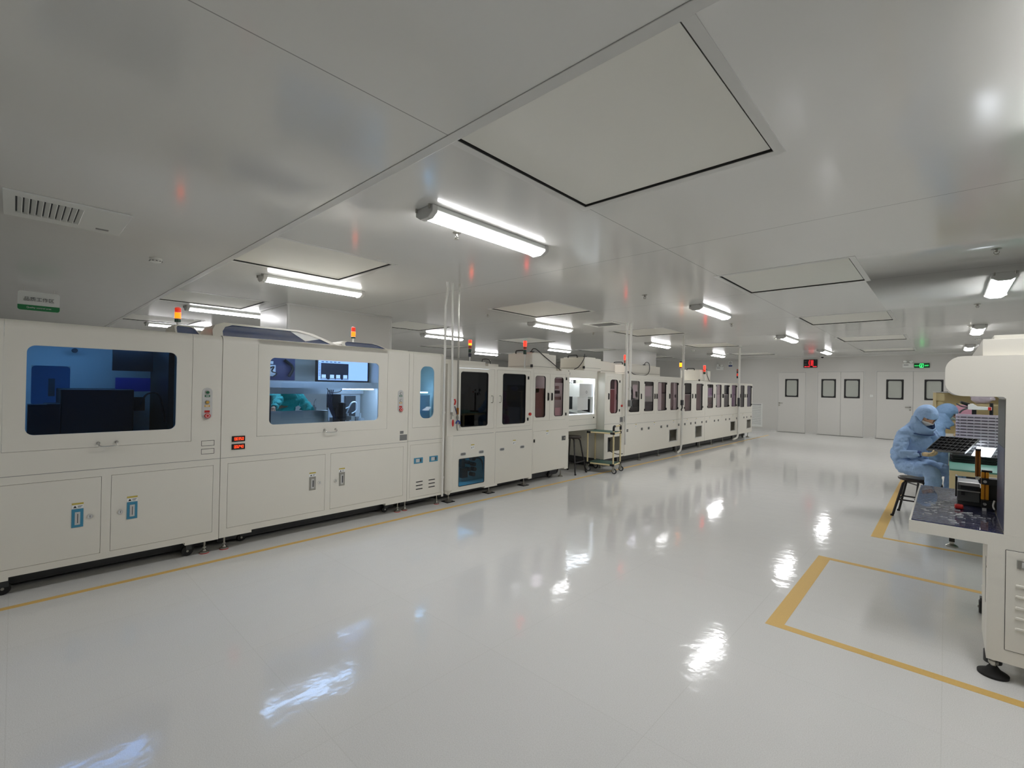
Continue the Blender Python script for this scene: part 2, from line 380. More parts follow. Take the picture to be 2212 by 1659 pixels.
# ---------------------------------------------------------------- batten lights
def batten(x, y, label, grp):
    t = thing('batten_light', label, 'ceiling light', (x, y, H), grp)
    L, w = 1.28, .095
    body = B(); prof = [(x-w, H-.001), (x+w, H-.001), (x+w, H-.03), (x+w-.03, H-.05), (x-w+.03, H-.05), (x-w, H-.03)]
    body.xz(prof, y+.045, y+L-.045).build('housing', 'signwhite', t, bevel=.002)
    d = B(); arc = [(x+(w-.012)*math.cos(a), H-.04-.034*math.sin(a)) for a in [math.pi*k/10 for k in range(11)]]
    d.xz(arc, y+.05, y+L-.05).build('diffuser', 'tube', t, smooth=60)
    for yy in (y, y+L-.045):
        e = B().xz([(x-w-.004, H-.001), (x+w+.004, H-.001), (x+w+.004, H-.05), (x+w-.05, H-.082), (x-w+.05, H-.082), (x-w-.004, H-.05)], yy, yy+.045)
        e.build('end_cap', 'clear', t, bevel=.004)
    for sx in (-1, 1): B().cyl((x+sx*(w-.02), y-.012, H), (x+sx*(w-.02), y-.012, H-.03), .007, n=8).build('hanger_bolt', 'steel', t)
    return t
LN = {-2.70: 'above the main aisle', -5.88: 'above the front machine line', -9.38: 'behind the machine line', -12.85: 'at the far left of the room', .42: 'above the right-hand workbenches'}
LO = {1.95: 'nearest', 6.8: 'second nearest', 11.6: 'third nearest', 16.1: 'farthest'}
l0 = None
for x in LN:
    for y in LO:
        if (x, y) in ((-9.38, 16.1), (-12.85, 16.1), (-12.85, 6.8), (.42, 1.95)): continue
        lb = '%s lit batten light on the ceiling %s' % (LO[y], LN[x])
        if l0 is None: l0 = batten(x, y, lb, 'lit batten lights on the ceiling')
        else: dup(l0, (x, y, H), lb)
for x, y in ((.42, 1.95), (3.6, 6.8), (-2.70, -2.85), (3.6, 11.6)):
    dup(l0, (x, y, H), 'lit batten light on the ceiling outside the view', 'lit batten lights outside the view')
# ---------------------------------------------------------------- ceiling fittings
t = thing('air_outlet', 'white louvred air outlet in the near left ceiling', 'air vent', (-4.92, .27, H))
x0, x1, y0, y1 = -5.26, -4.56, -.075, .60
B().ringxy(rr(x0, x1, y0, y1, .004), rr(x0+.13, x1-.11, y0+.06, y0+.40, .004), H-.012, H-.0005).build('faceplate', 'signwhite', t, bevel=.002)
B().box(x0+.13, x1-.11, y0+.06, y0+.40, H-.002, H-.0008).build('duct', 'acblue', t)
b = B()
for k in range(10):
    yy = y0+.07+k*.035
    b.prism([(x0+.13, yy, H-.004), (x0+.13, yy+.022, H-.016), (x0+.13, yy+.026, H-.013), (x0+.13, yy+.006, H-.002)], (x1-x0-.24, 0, 0))
b.build('louvre', 'signwhite', t)
B().box(x0+.09, x0+.13, y1-.16, y1-.08, H-.014, H-.0118).build('badge', 'grey', t)
t = thing('return_grille', 'grey square return grille in the ceiling near the twin pipes', 'air vent', (-4.88, 7.86, H))
x0, x1, y0, y1 = -5.22, -4.55, 7.59, 8.12
B().ringxy(rr(x0, x1, y0, y1, .004), rr(x0+.08, x1-.08, y0+.09, y1-.06, .004), H-.012, H-.0005).build('faceplate', 'signwhite', t, bevel=.002)
b = B()
for k in range(12): b.box(x0+.08, x1-.08, y0+.095+k*.031, y0+.115+k*.031, H-.008, H-.004)
b.build('louvre', 'grey', t); B().box(x0+.08, x1-.08, y0+.09, y1-.06, H-.003, H-.001).build('duct', 'dgrey', t)
def sprinkler(x, y, label):
    t = thing('fire_sprinkler', label, 'sprinkler', (x, y, H), 'sprinkler heads on the ceiling')
    B().lathe((x, y, H), [(.034, 0), (.034, -.004), (.012, -.012), (.008, -.03)], 14).build('escutcheon', 'steel', t)
    B().tube([(x-.012, y, H-.02), (x-.016, y, H-.036), (x, y, H-.05)], .003, 6).tube([(x+.012, y, H-.02), (x+.016, y, H-.036), (x, y, H-.05)], .003, 6).cyl((x, y, H-.05), (x, y, H-.053), .018, n=12).build('deflector', 'steel', t)
    return t
s0 = None
for x, y, lb in [(-2.95, 2.46, 'sprinkler head beside the nearest aisle light'), (-2.95, 5.72, 'sprinkler head over the aisle before the second filter panel'),
                 (-2.95, 9.15, 'sprinkler head just past the second aisle light'), (-2.92, 12.1, 'sprinkler head beside the third aisle light'),
                 (-5.84, 5.6, 'sprinkler head near the upper end of the three pipes'), (-5.83, 8.9, 'sprinkler head left of the twin pipes'),
                 (.30, 5.69, 'sprinkler head on the ceiling nearest above the workbenches'), (.30, 9.0, 'middle sprinkler head on the ceiling above the workbenches'),
                 (.30, 11.7, 'farthest sprinkler head on the ceiling above the workbenches')]:
    if s0 is None: s0 = sprinkler(x, y, lb)
    else: dup(s0, (x, y, H), lb)
def smoke(x, y, label):
    t = thing('smoke_detector', label, 'smoke detector', (x, y, H), 'round smoke detectors on the ceiling')
    B().lathe((x, y, H), [(.055, 0), (.055, -.012), (.046, -.02)], 20).build('base', 'signwhite', t)
    B().lathe((x, y, H), [(.05, -.018), (.05, -.034), (.03, -.042)], 20).build('cap', 'signwhite', t)
    b = B()
    for k in range(10):
        a = 2*math.pi*k/10; b.box(x+.0505*math.cos(a)-.006, x+.0505*math.cos(a)+.006, y+.0505*math.sin(a)-.006, y+.0505*math.sin(a)+.006, H-.032, H-.027)
    b.build('slot', 'black', t); return t
smoke(-5.99, .98, 'white smoke detector on the near left ceiling'); smoke(.50, 14.3, 'smoke detector on the ceiling before the farthest workbench light'); smoke(-5.82, 14.55, 'smoke detector on the ceiling behind the far machines')
t = thing('hanging_sign', 'white and green quality area sign hanging under the left ceiling', 'sign', (-9.4, .22, 2.71))
sx = -9.4; y0, y1, z0, z1 = .015, .435, 2.395, 2.660
fz = z0+.075
B().yz(rr(y0, y1, z0, z1, .03), sx-.006, sx).build('board', 'signwhite', t)
pts = [p for p in rr(y0, y1, z0, z1+.2, .03) if p[1] < fz]; pts = [(y0, fz)]+[p for p in pts]+[(y1, fz)]
B().yz(pts, sx, sx+.003).build('green_band', 'signgreen', t)
try: text('lettering', '品质工作区', .062, 'signtext', t, (sx+.003, (y0+y1)/2, z0+.155), (0,1,0), (0,0,1))
except Exception as e: print(e)
text('small_lettering', 'Quality control area', .03, 'signwhite', t, (sx+.005, (y0+y1)/2, z0+.04), (0,1,0), (0,0,1))
B().cyl((sx-.003, y0+.06, z1-.01), (sx-.003, y0+.06, H), .003, n=6).cyl((sx-.003, y1-.06, z1-.01), (sx-.003, y1-.06, H), .003, n=6).build('hanging_wire', 'steel', t)
# ---------------------------------------------------------------- back wall fittings
t = thing('wall_grille', 'white louvred return air grille low on the back wall', 'air vent', (-5.28, YB, .1))
B().ringxz(rr(-5.62, -4.985, .125, 1.0, .004), rr(-5.57, -5.035, .19, .97, .004), YB-.018, YB).build('frame', 'signwhite', t, bevel=.003)
b = B()
for k in range(24):
    z = .205+k*.032; b.prism([(-5.57, YB-.016, z-.012), (-5.57, YB-.004, z+.010), (-5.57, YB-.001, z+.008), (-5.57, YB-.014, z-.015)], (.535, 0, 0))
b.build('louvre', 'signwhite', t); B().box(-5.57, -5.035, YB-.0015, YB-.0005, .19, .97).build('duct', 'dgrey', t)
t = thing('wall_display', 'black wall display with red digits above the single door', 'display', (-3.485, YB, 2.31))
B().xz(rr(-3.69, -3.28, 2.31, 2.60, .012), YB-.035, YB).build('case', 'black', t)
b = B(); digits(b, '23.8', (-3.535, YB-.0352, 2.485), (1,0,0), (0,0,1), .035, .085, .016); digits(b, '53.0', (-3.535, YB-.0352, 2.385), (1,0,0), (0,0,1), .035, .085, .016)
b.build('digit', 'wdigit', t)
b = B()
for k, x in enumerate((-3.66, -3.62, -3.57, -3.53, -3.41, -3.37, -3.33)): b.box(x, x+.03, YB-.0365, YB-.035, 2.335, 2.358)
b.build('indicator', 'wdigit', t)
B().box(-3.66, -3.60, YB-.036, YB-.035, 2.52, 2.53).box(-3.66, -3.58, YB-.036, YB-.035, 2.43, 2.44).box(-3.34, -3.30, YB-.036, YB-.035, 2.57, 2.58).build('caption', 'grey', t)
t = thing('exit_sign', 'green lit exit sign above the right-hand double door', 'exit sign', (-.56, YB, 2.27))
B().xz(rr(-.735, -.375, 2.27, 2.41, .006), YB-.03, YB).build('case', 'exitbg', t)
b = B().ringxz(rr(-.605, -.515, 2.285, 2.395, .003), rr(-.595, -.525, 2.275, 2.385, .003), YB-.033, YB-.03)
b.box(-.565, -.55, YB-.033, YB-.03, 2.352, 2.368).prism([(-.58, YB-.033, 2.335), (-.545, YB-.033, 2.352), (-.54, YB-.033, 2.345), (-.575, YB-.033, 2.328)], (0, .003, 0)).prism([(-.57, YB-.033, 2.345), (-.56, YB-.033, 2.345), (-.545, YB-.033, 2.29), (-.555, YB-.033, 2.29)], (0, .003, 0)).prism([(-.57, YB-.033, 2.32), (-.56, YB-.033, 2.32), (-.58, YB-.033, 2.29), (-.59, YB-.033, 2.295)], (0, .003, 0))
b.build('running_figure', 'exitg', t)
try: text('lettering', '安全出口', .03, 'exitg', t, (-.668, YB-.031, 2.335), (1,0,0), (0,0,1))
except Exception as e: print(e)
text('exit_lettering', 'EXIT', .045, 'exitg', t, (-.445, YB-.031, 2.335), (1,0,0), (0,0,1))
def emlight(x0, x1, z, label):
    t = thing('emergency_spotlight', label, 'emergency light', ((x0+x1)/2, YB, z))
    B().box(x0, x1, YB-.05, YB, z, z+.13).build('box', 'signwhite', t)
    for x in (x0+.06, x1-.06):
        B().ball((x, YB-.05, z+.185), (.05, .03, .04)).cyl((x, YB-.04, z+.12), (x, YB-.04, z+.16), .012).build('lamp_head', 'signwhite', t)
    B().box(x0+.03, x1-.12, YB-.052, YB-.05, z+.07, z+.09).build('indicator', 'grey', t)
emlight(-1.01, -.745, 2.28, 'white twin-head emergency light beside the green exit sign'); emlight(-6.68, -6.41, 2.26, 'white twin-head emergency light above the far end of the machines')
t = thing('dome_camera', 'white dome camera at the top of the back wall', 'camera', (-3.12, YB-.05, 2.68))
B().lathe((-3.12, YB-.11, H-.0005), [(.06, 0), (.06, -.02), (.05, -.03)], 18).build('base', 'signwhite', t); B().ball((-3.12, YB-.11, H-.04), .042).build('lens', 'black', t)
tag(B().box(-1.815, -1.73, YB-.012, YB, 1.335, 1.415).box(-1.79, -1.755, YB-.016, YB-.012, 1.355, 1.395).build('light_switch', 'signwhite', None, (-1.77, YB, 1.335), bevel=.002), 'white light switch on the wall between the double doors', 'switch')
t = thing('wall_notice', 'small white and blue notice high on the back wall', 'sign', (-6.15, YB, 2.39))
B().box(-6.22, -6.09, YB-.008, YB, 2.45, 2.60).build('board', 'signwhite', t); B().box(-6.22, -6.09, YB-.008, YB, 2.39, 2.45).build('blue_band', mat('notice_blue', (40, 60, 120)), t)
B().ringxz(rr(-6.19, -6.12, 2.48, 2.57, .02), rr(-6.175, -6.135, 2.495, 2.555, .012), YB-.009, YB-.008).build('symbol', 'signtext', t)
# boxed columns behind the machine line
def boxcol(x0, x1, y0, y1, label):
    t = thing('boxed_column', label, 'column', ((x0+x1)/2, (y0+y1)/2, 0)); t['kind'] = 'structure'
    b = B(); b.xy(rr(x0, x1, y0, y1, .06), 0, H); b.build('panel', 'wall', t)
    for xx, yy in ((x1, y0), (x1, y1)): B().xy(rr(xx-.05, xx+.004, yy-.004 if yy == y0 else yy-.05, yy+.05 if yy == y0 else yy+.004, .02), 0, H-.001).build('corner_trim', 'frame', t)
    B().ringxy(rr(x0-.02, x1+.02, y0-.02, y1+.02, .07), rr(x0-.001, x1+.001, y0-.001, y1+.001, .06), H-.03, H-.001).build('top_trim', 'frame', t)
boxcol(-8.85, -7.62, 2.93, 4.83, 'white boxed column rising behind the lit blue window machine')
boxcol(-8.40, -7.35, 13.4, 15.15, 'white boxed column behind the farthest machines')
# floor tape
def tape(label, b, loc): tag(b.build('floor_tape', 'tape', None, loc), label, 'floor marking')
tape('long thin yellow floor line running beside the machine line', B().box(-4.335, -4.285, YF+.2, 17.2, 0, .0008), (-4.31, 7, 0))
b = B().box(-.818, -.725, 3.25, 4.94, 0, .0008).box(-.725, 2.2, 3.25, 3.315, 0, .0008).box(-.725, 2.2, 4.88, 4.94, 0, .0008)
tape('yellow floor rectangle around the near right machine', b, (-.8, 4, 0))
b = B().box(-.548, -.455, 5.99, 10.6, 0, .0008).box(-.455, 2.2, 5.99, 6.045, 0, .0008)
tape('yellow floor tape around the seated workers', b, (-.5, 8, 0))
# ---------------------------------------------------------------- machine line: every front stands at x = -4.5
XF = -4.5
def cells(b, y0, y1, z0, z1, cuts, x0, x1):
    """slab of the region minus rectangular cut-outs"""
    Y = sorted({y0, y1, *[min(max(c[k], y0), y1) for c in cuts for k in (0, 1)]}); Z = sorted({z0, z1, *[min(max(c[k], z0), z1) for c in cuts for k in (2, 3)]})
    for i in range(len(Y)-1):
        run = None
        for j in range(len(Z)-1):
            cy, cz = (Y[i]+Y[i+1])/2, (Z[j]+Z[j+1])/2
            if any(c[0] < cy < c[1] and c[2] < cz < c[3] for c in cuts):
                if run is not None: b.box(x0, x1, Y[i], Y[i+1], run, Z[j]); run = None
            elif run is None: run = Z[j]
        if run is not None: b.box(x0, x1, Y[i], Y[i+1], run, Z[-1])
def curl(b, y0, y1, zt, r=.05, t=.018):     # rounded upper front edge
    a = [R(90*k/8) for k in range(9)]
    out = [(XF-r+r*math.cos(v), zt-r+r*math.sin(v)) for v in a]; inn = [(XF-r+(r-t)*math.cos(v), zt-r+(r-t)*math.sin(v)) for v in reversed(a)]
    b.xz(out+inn, y0, y1)
G = .0045
def door(t, y0, y1, z0, z1, win=None, glass='gl_dark', r=.03, top=None, name='door', edge=None, th=.018, x=XF, m='white'):
    """a door slab with an optional rounded window; the gap around it is real"""
    b = B(); o = rr(y0+G/2, y1-G/2, z0+G/2, z1-(0 if top else G/2), .003 if not edge else edge)
    if win:
        w = rr(*win, r); b.ringyz(o, w, x-th, x)
    else: b.yz(o, x-th, x)
    if top: curl(b, y0+G/2, y1-G/2, top)
    d = b.build(name, m, t)
    if win:
        B().yz(rr(win[0]+.001, win[1]-.001, win[2]+.001, win[3]-.001, r), x-th*.7, x-th*.7+.004).build('window_pane', glass, d)
    return d
def seal(d, win, r, w=.009, x=XF):
    B().ringyz(rr(win[0], win[1], win[2], win[3], r), rr(win[0]+w, win[1]-w, win[2]+w, win[3]-w, max(r-w, .004)), x-.016, x+.0015).build('window_seal', 'rubber', d)
def cabinet(t, y0, y1, z0, zt, zd, back, cuts, round_top=False, notch=None, lower_cuts=(), x=XF, rear=None, lowopen=None, step=.03):
    """body shell: solid lower block with a door-frame face, open upper bay with side, back and top plates"""
    b = B(); zf = zt-.05 if round_top else zt
    cells(b, y0, y1, zd, zf, cuts, x-.018, x)
    if lowopen:                                       # lower bay seen through an opening
        cells(b, y0, y1, z0, zd, list(lower_cuts)+[lowopen], x-.018, x)
        b.box(back, x-.019, y0, y0+.02, z0, zd-.0205).box(back, x-.019, y1-.02, y1, z0, zd-.0205).box(back, x-.02, y0+.0205, y1-.0205, z0, z0+.02).box(x-.4, x-.38, y0+.0205, y1-.0205, z0+.0205, zd-.021)
    else:
        cells(b, y0, y1, z0, zd, list(lower_cuts), x-.018, x); b.box(back, x-.019, y0, y1, z0, zd-.0202)
    b.box(back, x-.019, y0, y1, zd-.02, zd)           # deck
    zs = zf if round_top else zt-.0152
    b.box(back, x-.019, y0, y0+.015, zd+.0002, zs).box(back, x-.019, y1-.015, y1, zd+.0002, zs)
    if rear: cells(b, y0+.015, y1-.015, zd, zf, rear, back, back+.015)
    else: b.box(back, back+.015, y0+.015, y1-.015, zd, zf)
    if round_top:
        b.box(back, x-.05, y0, y1, zt-.018, zt)
        for a, c in ((y0, y0+.015), (y1-.015, y1)):
            b.xz([(x-.05+.049*math.cos(R(10*k)), zt-.05+.049*math.sin(R(10*k))) for k in range(10)]+[(back, zt-.001), (back, zt-.05)], a, c)
        lo = [c for c in cuts if c[3] >= zf-.001]; e = [y0]+[v for c in sorted(lo) for v in c[:2]]+[y1]
        for k in range(0, len(e), 2): curl(b, e[k], e[k+1], zt)
    else: b.box(back, x-.019, y0, y1, zt-.015, zt)
    if notch:
        for a, c in notch: b.box(x-.25, x, a, c, z0-.022, z0)
    B().box(back+.05, x-.20, y0+.04, y1-.04, .03, z0-.0005).build('under_light_block', 'dgrey', t)  # dark block added under the body, keeps the floor there in shade
    return b.build('body', 'white', t)
def foot(t, y, x=-4.56, z=.12, r=.034, plate=None, rim='red'):
    f = B().cyl((x, y, .03), (x, y, z), .0075, n=10).lathe((x, y, 0), [(r, .006), (r, .014), (r*.55, .022), (.012, .034)], 18).cyl((x, y, .045), (x, y, .055), .014, n=6)
    o = f.build('levelling_foot', 'steel', t)
    B().lathe((x, y, 0), [(r+.001, .0005), (r+.001, .006)], 18).build('foot_rim', rim, o)
    if plate: B().box(x-plate, x+plate, y-plate, y+plate, .0002, .007).build('foot_pad', 'black', o)
def caster(t, y, x=-4.62, z=.12, r=.034):
    o = B().cyl((x-.014, y, r), (x+.014, y, r), r, n=20).build('caster', 'black', t, bevel=.004)
    B().box(x-.02, x+.02, y-.012, y+.03, r+.01, z).build('caster_fork', 'dgrey', o); B().cyl((x+.0145, y, r), (x+.02, y, r), .009, n=10).build('axle_cap', 'steel', o)
def latch_v(d, y0, y1, z0, z1, blue=True):
    o = B().box(XF, XF+.004, y0, y1, z0, z1).build('latch', 'latch' if blue else 'steel', d, bevel=.0015)
    B().box(XF+.003, XF+.0065, y0+.017, y1-.017, z0+.018, z1-.022).build('latch_lever', 'clear', o)
    B().box(XF+.0064, XF+.007, y0+.03, y1-.022 if not blue else y0+.034, z0+.03, z1-.035).build('latch_slot', 'dgrey', o)
    w = B().box(XF, XF+.0012, y0, y1, z1+.003, z1+.043).build('warning_label', 'paper', d)
    B().box(XF+.0012, XF+.0018, y0, y1, z1+.030, z1+.043).build('label_header', 'yellow', w)
    B().prism([(XF+.0012, y0+.008, z1+.008), (XF+.0012, y0+.026, z1+.008), (XF+.0012, y0+.017, z1+.024)], (.0006, 0, 0)).box(XF+.0012, XF+.0018, y0+.032, y1-.006, z1+.018, z1+.021).box(XF+.0012, XF+.0018, y0+.032, y1-.012, z1+.010, z1+.013).build('label_print', 'black', w)
def key(d, y, z): B().cyl((XF, y, z), (XF+.006, y, z), .0155, n=16).build('key_lock', 'chrome', d); B().box(XF+.006, XF+.0068, y-.001, y+.0015, z-.008, z+.008).build('key_slot', 'black', d)
def button_panel(t, y, z0, z1, dim=False):
    o = B().yz(rr(y-.037, y+.037, z0, z1, .037, 10), XF, XF+.003).build('button_panel', 'clear', t, bevel=.001)
    s = (z1-z0)/.266
    for zz, lz, mt in ((z1-.04*s, z1-.07*s, 'green'), (z1-.122*s, z1-.153*s, 'amber')):
        q = B().cyl((XF+.003, y, zz), (XF+.010, y, zz), .0155, n=18).build('push_button', 'steel' if not dim else 'chrome', o)
        B().cyl((XF+.010, y, zz), (XF+.014, y, zz), .011, n=16).build('button_cap', mt if not dim else 'clear', q)
        B().box(XF+.003, XF+.004, y-.019, y+.019, lz-.0085, lz+.0085).build('button_label', mt, o)
        B().box(XF+.004, XF+.0045, y-.012, y+.012, lz-.003, lz+.003).build('label_print', 'signwhite', o)
    B().box(XF+.003, XF+.004, y-.019, y+.019, z0+.057*s, z0+.076*s).build('button_label', 'red', o)
    q = B().cyl((XF+.003, y, z0+.032*s), (XF+.012, y, z0+.032*s), .018, n=18).build('emergency_stop', 'red', o)
    B().cyl((XF+.012, y, z0+.032*s), (XF+.024, y, z0+.032*s), .021, n=18).build('stop_cap', 'red', q); B().ringyz(rr(y-.014, y+.014, z0+.018*s, z0+.046*s, .014), rr(y-.011, y+.011, z0+.021*s, z0+.043*s, .011), XF+.024, XF+.0245).build('stop_mark', 'paper', q)
def bow_handle(d, y0, y1, z):
    B().tube([(XF, y0, z+.004), (XF+.03, y0, z+.002), (XF+.042, y0+.012, z-.018), (XF+.042, y1-.012, z-.018), (XF+.03, y1, z+.002), (XF, y1, z+.004)], .005, 10).cyl((XF, y0, z+.004), (XF+.004, y0, z+.004), .011).cyl((XF, y1, z+.004), (XF+.004, y1, z+.004), .011).build('handle', 'chrome', d)
def mech(t, y0, y1, x0, x1, z0, seed, n=9, mats=('alu', 'black', 'dgrey', 'steel', 'inner'), hmax=.35):
    q = random.Random(seed)
    for mname in mats:
        b = B()
        for k in range(max(2, n//len(mats))):
            w, d = q.uniform(.03, .10), q.uniform(.03, .12); h = q.uniform(.05, hmax)
            y = q.uniform(y0+.02, y1-w-.02); x = q.uniform(x0, x1-d)
            b.box(x, x+d, y, y+w, z0, z0+h)
            if q.random() < .5: b.cyl((x+d/2, y+w/2, z0+h), (x+d/2, y+w/2, z0+h+q.uniform(.03, .1)), w*.3, n=12)
            if q.random() < .4: b.box(x+d*.2, x+d*.6, y-.04, y+w+.05, z0+h*.6, z0+h*.6+.02)
        b.build('mechanism', mname, t)
# ----- machine with the dark blue window (largest, far left)
t = thing('processing_machine', 'white cabinet machine with wide dark blue window at the left edge', 'machine', (-5.1, .45, 0))
WIN1 = (.055, .888, 1.066, 1.675)
d1 = (-.05, .995, .960, 1.80); dl = (-.22, .450, .186, .745); dr = (.503, 1.158, .186, .747)
cabinet(t, -.30, 1.2055, .138, 1.842, .90, -5.7, [(d1[0], d1[1], d1[2], 1.792)], True, [(-.30, -.004), (.968, 1.2055)], [dl, dr], rear=[(.10, .34, 1.22, 1.56)])
d = door(t, d1[0], d1[1], d1[2], 1.792, WIN1, 'gl_dark', .045, top=1.842); bow_handle(d, .425, .527, .985)
d = door(t, *dl); latch_v(d, .293, .355, .400, .530); key(d, .390, .465)
d = door(t, *dr); latch_v(d, .596, .659, .402, .530); key(d, .559, .466)
button_panel(t, 1.102, 1.134, 1.400)
for z in (.914, .846): B().ringyz(rr(1.067, 1.161, z, z+.045, .003), rr(1.070, 1.158, z+.003, z+.042, .002), XF-.001, XF+.0006).build('blank_plate_outline', 'rubber', t)
B().box(XF-.0005, XF+.0008, -.30, 1.2055, .7985, .8015).build('panel_seam', 'grey', t)
foot(t, 1.123, -4.575); foot(t, -.20, -4.575); caster(t, 1.005, -4.60, .14, .042); caster(t, -.03, -4.60, .14, .042)
B().yz(rr(.10, .34, 1.22, 1.56, .03), -5.695, -5.690).build('rear_window_pane', 'gl_dark', t)
B().box(-5.62, -5.05, .25, .70, .90, 1.37).box(-5.2, -5.0, .16, .25, .9, 1.26).build('equipment_box', 'black', t, bevel=.008)
B().box(-5.30, -5.27, .58, .86, 1.53, 1.76).box(-5.5, -4.75, .88, .92, .90, 1.78).box(-5.25, -5.22, .62, .80, 1.18, 1.30).build('dark_screen', 'black', t)
B().box(-5.28, -5.25, .60, .84, 1.35, 1.47).build('lower_screen', mat('violet_panel', (70, 70, 150), .4), t)
B().box(-4.98, -4.8, .07, .17, .9, 1.26).box(-4.9, -4.7, .55, .80, .9, 1.02).build('bracket', 'black', t)
B().tube([(-4.9, .72, 1.25), (-4.85, .76, 1.34), (-4.85, .84, 1.32), (-4.85, .88, 1.1)], .008).build('cable', 'black', t)
B().box(-5.60, -5.58, .20, .24, 1.3, 1.45).cyl((-5.62, .36, 1.70), (-5.58, .36, 1.70), .02).build('sensor', 'dgrey', t)
B().box(-5.2, -5.10, -.02, .85, 1.775, 1.79).build('interior_fill_lamp', 'fillmid', t)  # unseen bar added behind the header to brighten the interior
# ----- machine with the lit blue window
t = thing('processing_machine', 'white cabinet machine with lit blue window and two red digital counters', 'machine', (-5.1, 2.15, 0))
WIN2 = (1.590, 2.702, 1.066, 1.680); d1 = (1.4875, 2.8115, .966, 1.792); dl = (1.264, 2.125, .195, .750); dr = (2.178, 3.033, .195, .752)
cabinet(t, 1.2095, 3.0865, .142, 1.846, .90, -5.7, [d1], True, [(1.2095, 1.463), (2.815, 3.0865)], [dl, dr], rear=[(1.6, 3.0, 1.10, 1.36)])
d = door(t, *d1, WIN2, 'gl_lit', .045, top=1.846); bow_handle(d, 2.108, 2.221, .988)
d = door(t, *dl); latch_v(d, 1.968, 2.031, .412, .542, False); key(d, 2.069, .475)
d = door(t, *dr); latch_v(d, 2.269, 2.332, .413, .549, False); key(d, 2.235, .472)
button_panel(t, 2.982, 1.142, 1.393, True)
B().box(XF-.0005, XF+.0008, 1.2095, 3.0865, .7985, .8015).build('panel_seam', 'grey', t)
for z, s in ((.934, '00350'), (.866, '00240')):
    o = B().box(XF, XF+.008, 1.291, 1.394, z, z+.048).build('counter_display', 'black', t, bevel=.002)
    q = B(); digits(q, s, (XF+.0082, 1.309, z+.012), (0,1,0), (0,0,1), .011, .024, .0042); q.build('digit', 'digit', o)
o = B().box(XF, XF+.002, 2.981, 3.076, .823, .888).box(XF, XF+.002, 2.982, 3.028, .898, .930).build('name_plate', 'grey', t)
foot(t, 1.270, -4.575); foot(t, 3.018, -4.575); caster(t, 1.44, -4.70, .14); caster(t, 2.90, -4.66, .14)
# what the window shows
B().box(-5.34, -5.30, 2.375, 3.04, 1.470, 1.735).build('monitor', 'black', t, bevel=.004)
B().box(-5.2995, -5.2985, 2.395, 3.02, 1.490, 1.722).build('monitor_screen', 'screen', t)
B().box(-5.298, -5.2975, 2.425, 2.765, 1.497, 1.690).build('program_window', 'screendark', t)
b = B()
for y in (2.435, 2.535, 2.61, 2.70): b.box(-5.297, -5.2965, y, y+.05, 1.515, 1.555).box(-5.297, -5.2965, y-.005, y+.06, 1.502, 1.509)
b.build('program_icon', 'icon', t)
b = B()
for k in range(9): b.box(-5.2975, -5.297, 2.40, 2.418, 1.54+k*.018, 1.546+k*.018)
for k in range(5): b.box(-5.2975, -5.297, 2.43+k*.05, 2.46+k*.05, 1.70, 1.708)
b.build('program_menu', 'screendark', t)
B().tube([(-5.28, 2.47, 1.47), (-5.26, 2.5, 1.37), (-5.24, 2.56, 1.345), (-5.26, 2.66, 1.37), (-5.28, 2.68, 1.47)], .005).build('cable', 'black', t)
B().box(-5.34, -5.32, 1.62, 2.14, 1.478, 1.74).build('left_board', mat('dark_indigo_board', (60, 62, 96), .4), t)
B().box(-5.315, -5.305, 1.84, 1.93, 1.52, 1.64).box(-5.3, -5.29, 1.85, 1.90, 1.65, 1.68).build('pinned_paper', 'paper', t)
B().tube([(-5.28, 1.85, 1.60), (-5.27, 1.90, 1.62), (-5.27, 1.88, 1.57), (-5.27, 1.93, 1.55), (-5.27, 1.89, 1.51)], .007).tube([(-5.30, 2.02, 1.70), (-5.28, 2.10, 1.62), (-5.28, 2.06, 1.52)], .016).build('cable_bundle', 'black', t)
B().box(-5.36, -5.05, 1.24, 3.06, 1.455, 1.47).build('shelf', 'inner', t); B().box(-5.06, -5.045, 1.24, 3.06, 1.40, 1.455).build('shelf_apron', 'inner', t)
B().box(-5.5, -5.46, 1.24, 3.06, 1.325, 1.44).build('cross_rail', 'inner', t)
B().box(-4.92, -4.86, 1.75, 2.70, 1.795, 1.81).build('interior_fill_lamp', 'led', t); B().box(-5.12, -5.08, 2.60, 2.98, 1.385, 1.395).build('bay_fill_lamp', 'ledhot', t)
B().box(-5.25, -5.20, 1.70, 2.47, .90, 1.145).build('tray_front', 'steel', t, bevel=.004)
B().box(-5.66, -5.25, 1.75, 2.47, 1.06, 1.10).build('tray', 'steel', t)
wb = B().lathe((-5.35, 2.375, 1.10), [(.027, 0), (.027, .07), (.012, .085), (.012, .10)], 14).tube([(-5.35, 2.375, 1.20), (-5.35, 2.38, 1.24), (-5.35, 2.40, 1.27)], .004)
tag(wb.build('wash_bottle', 'baggy', None, (-5.35, 2.375, 1.10)), 'clear wash bottle standing inside the lit blue window', 'bottle')
B().box(-5.15, -5.00, 2.43, 2.53, 1.18, 1.33).box(-5.08, -4.98, 2.47, 2.50, .98, 1.2).box(-5.0, -4.9, 2.50, 2.535, 1.0, 1.24).cyl((-4.98, 2.49, 1.05), (-4.98, 2.49, .95), .012).build('dispensing_head', 'black', t, bevel=.003)
b = B()
for k in range(4): b.tube([(-5.05, 2.40+.02*k, 1.38), (-5.0, 2.37+.015*k, 1.25), (-4.98, 2.41+.01*k, 1.12), (-4.97, 2.45, 1.05)], .006)
b.build('cable_bundle', 'navy', t)
B().box(-5.55, -5.50, 2.62, 3.04, .95, 1.37).build('lit_backboard', 'inner', t); B().box(-5.49, -5.47, 2.82, 2.96, 1.02, 1.30).build('dark_board', 'dgrey', t)
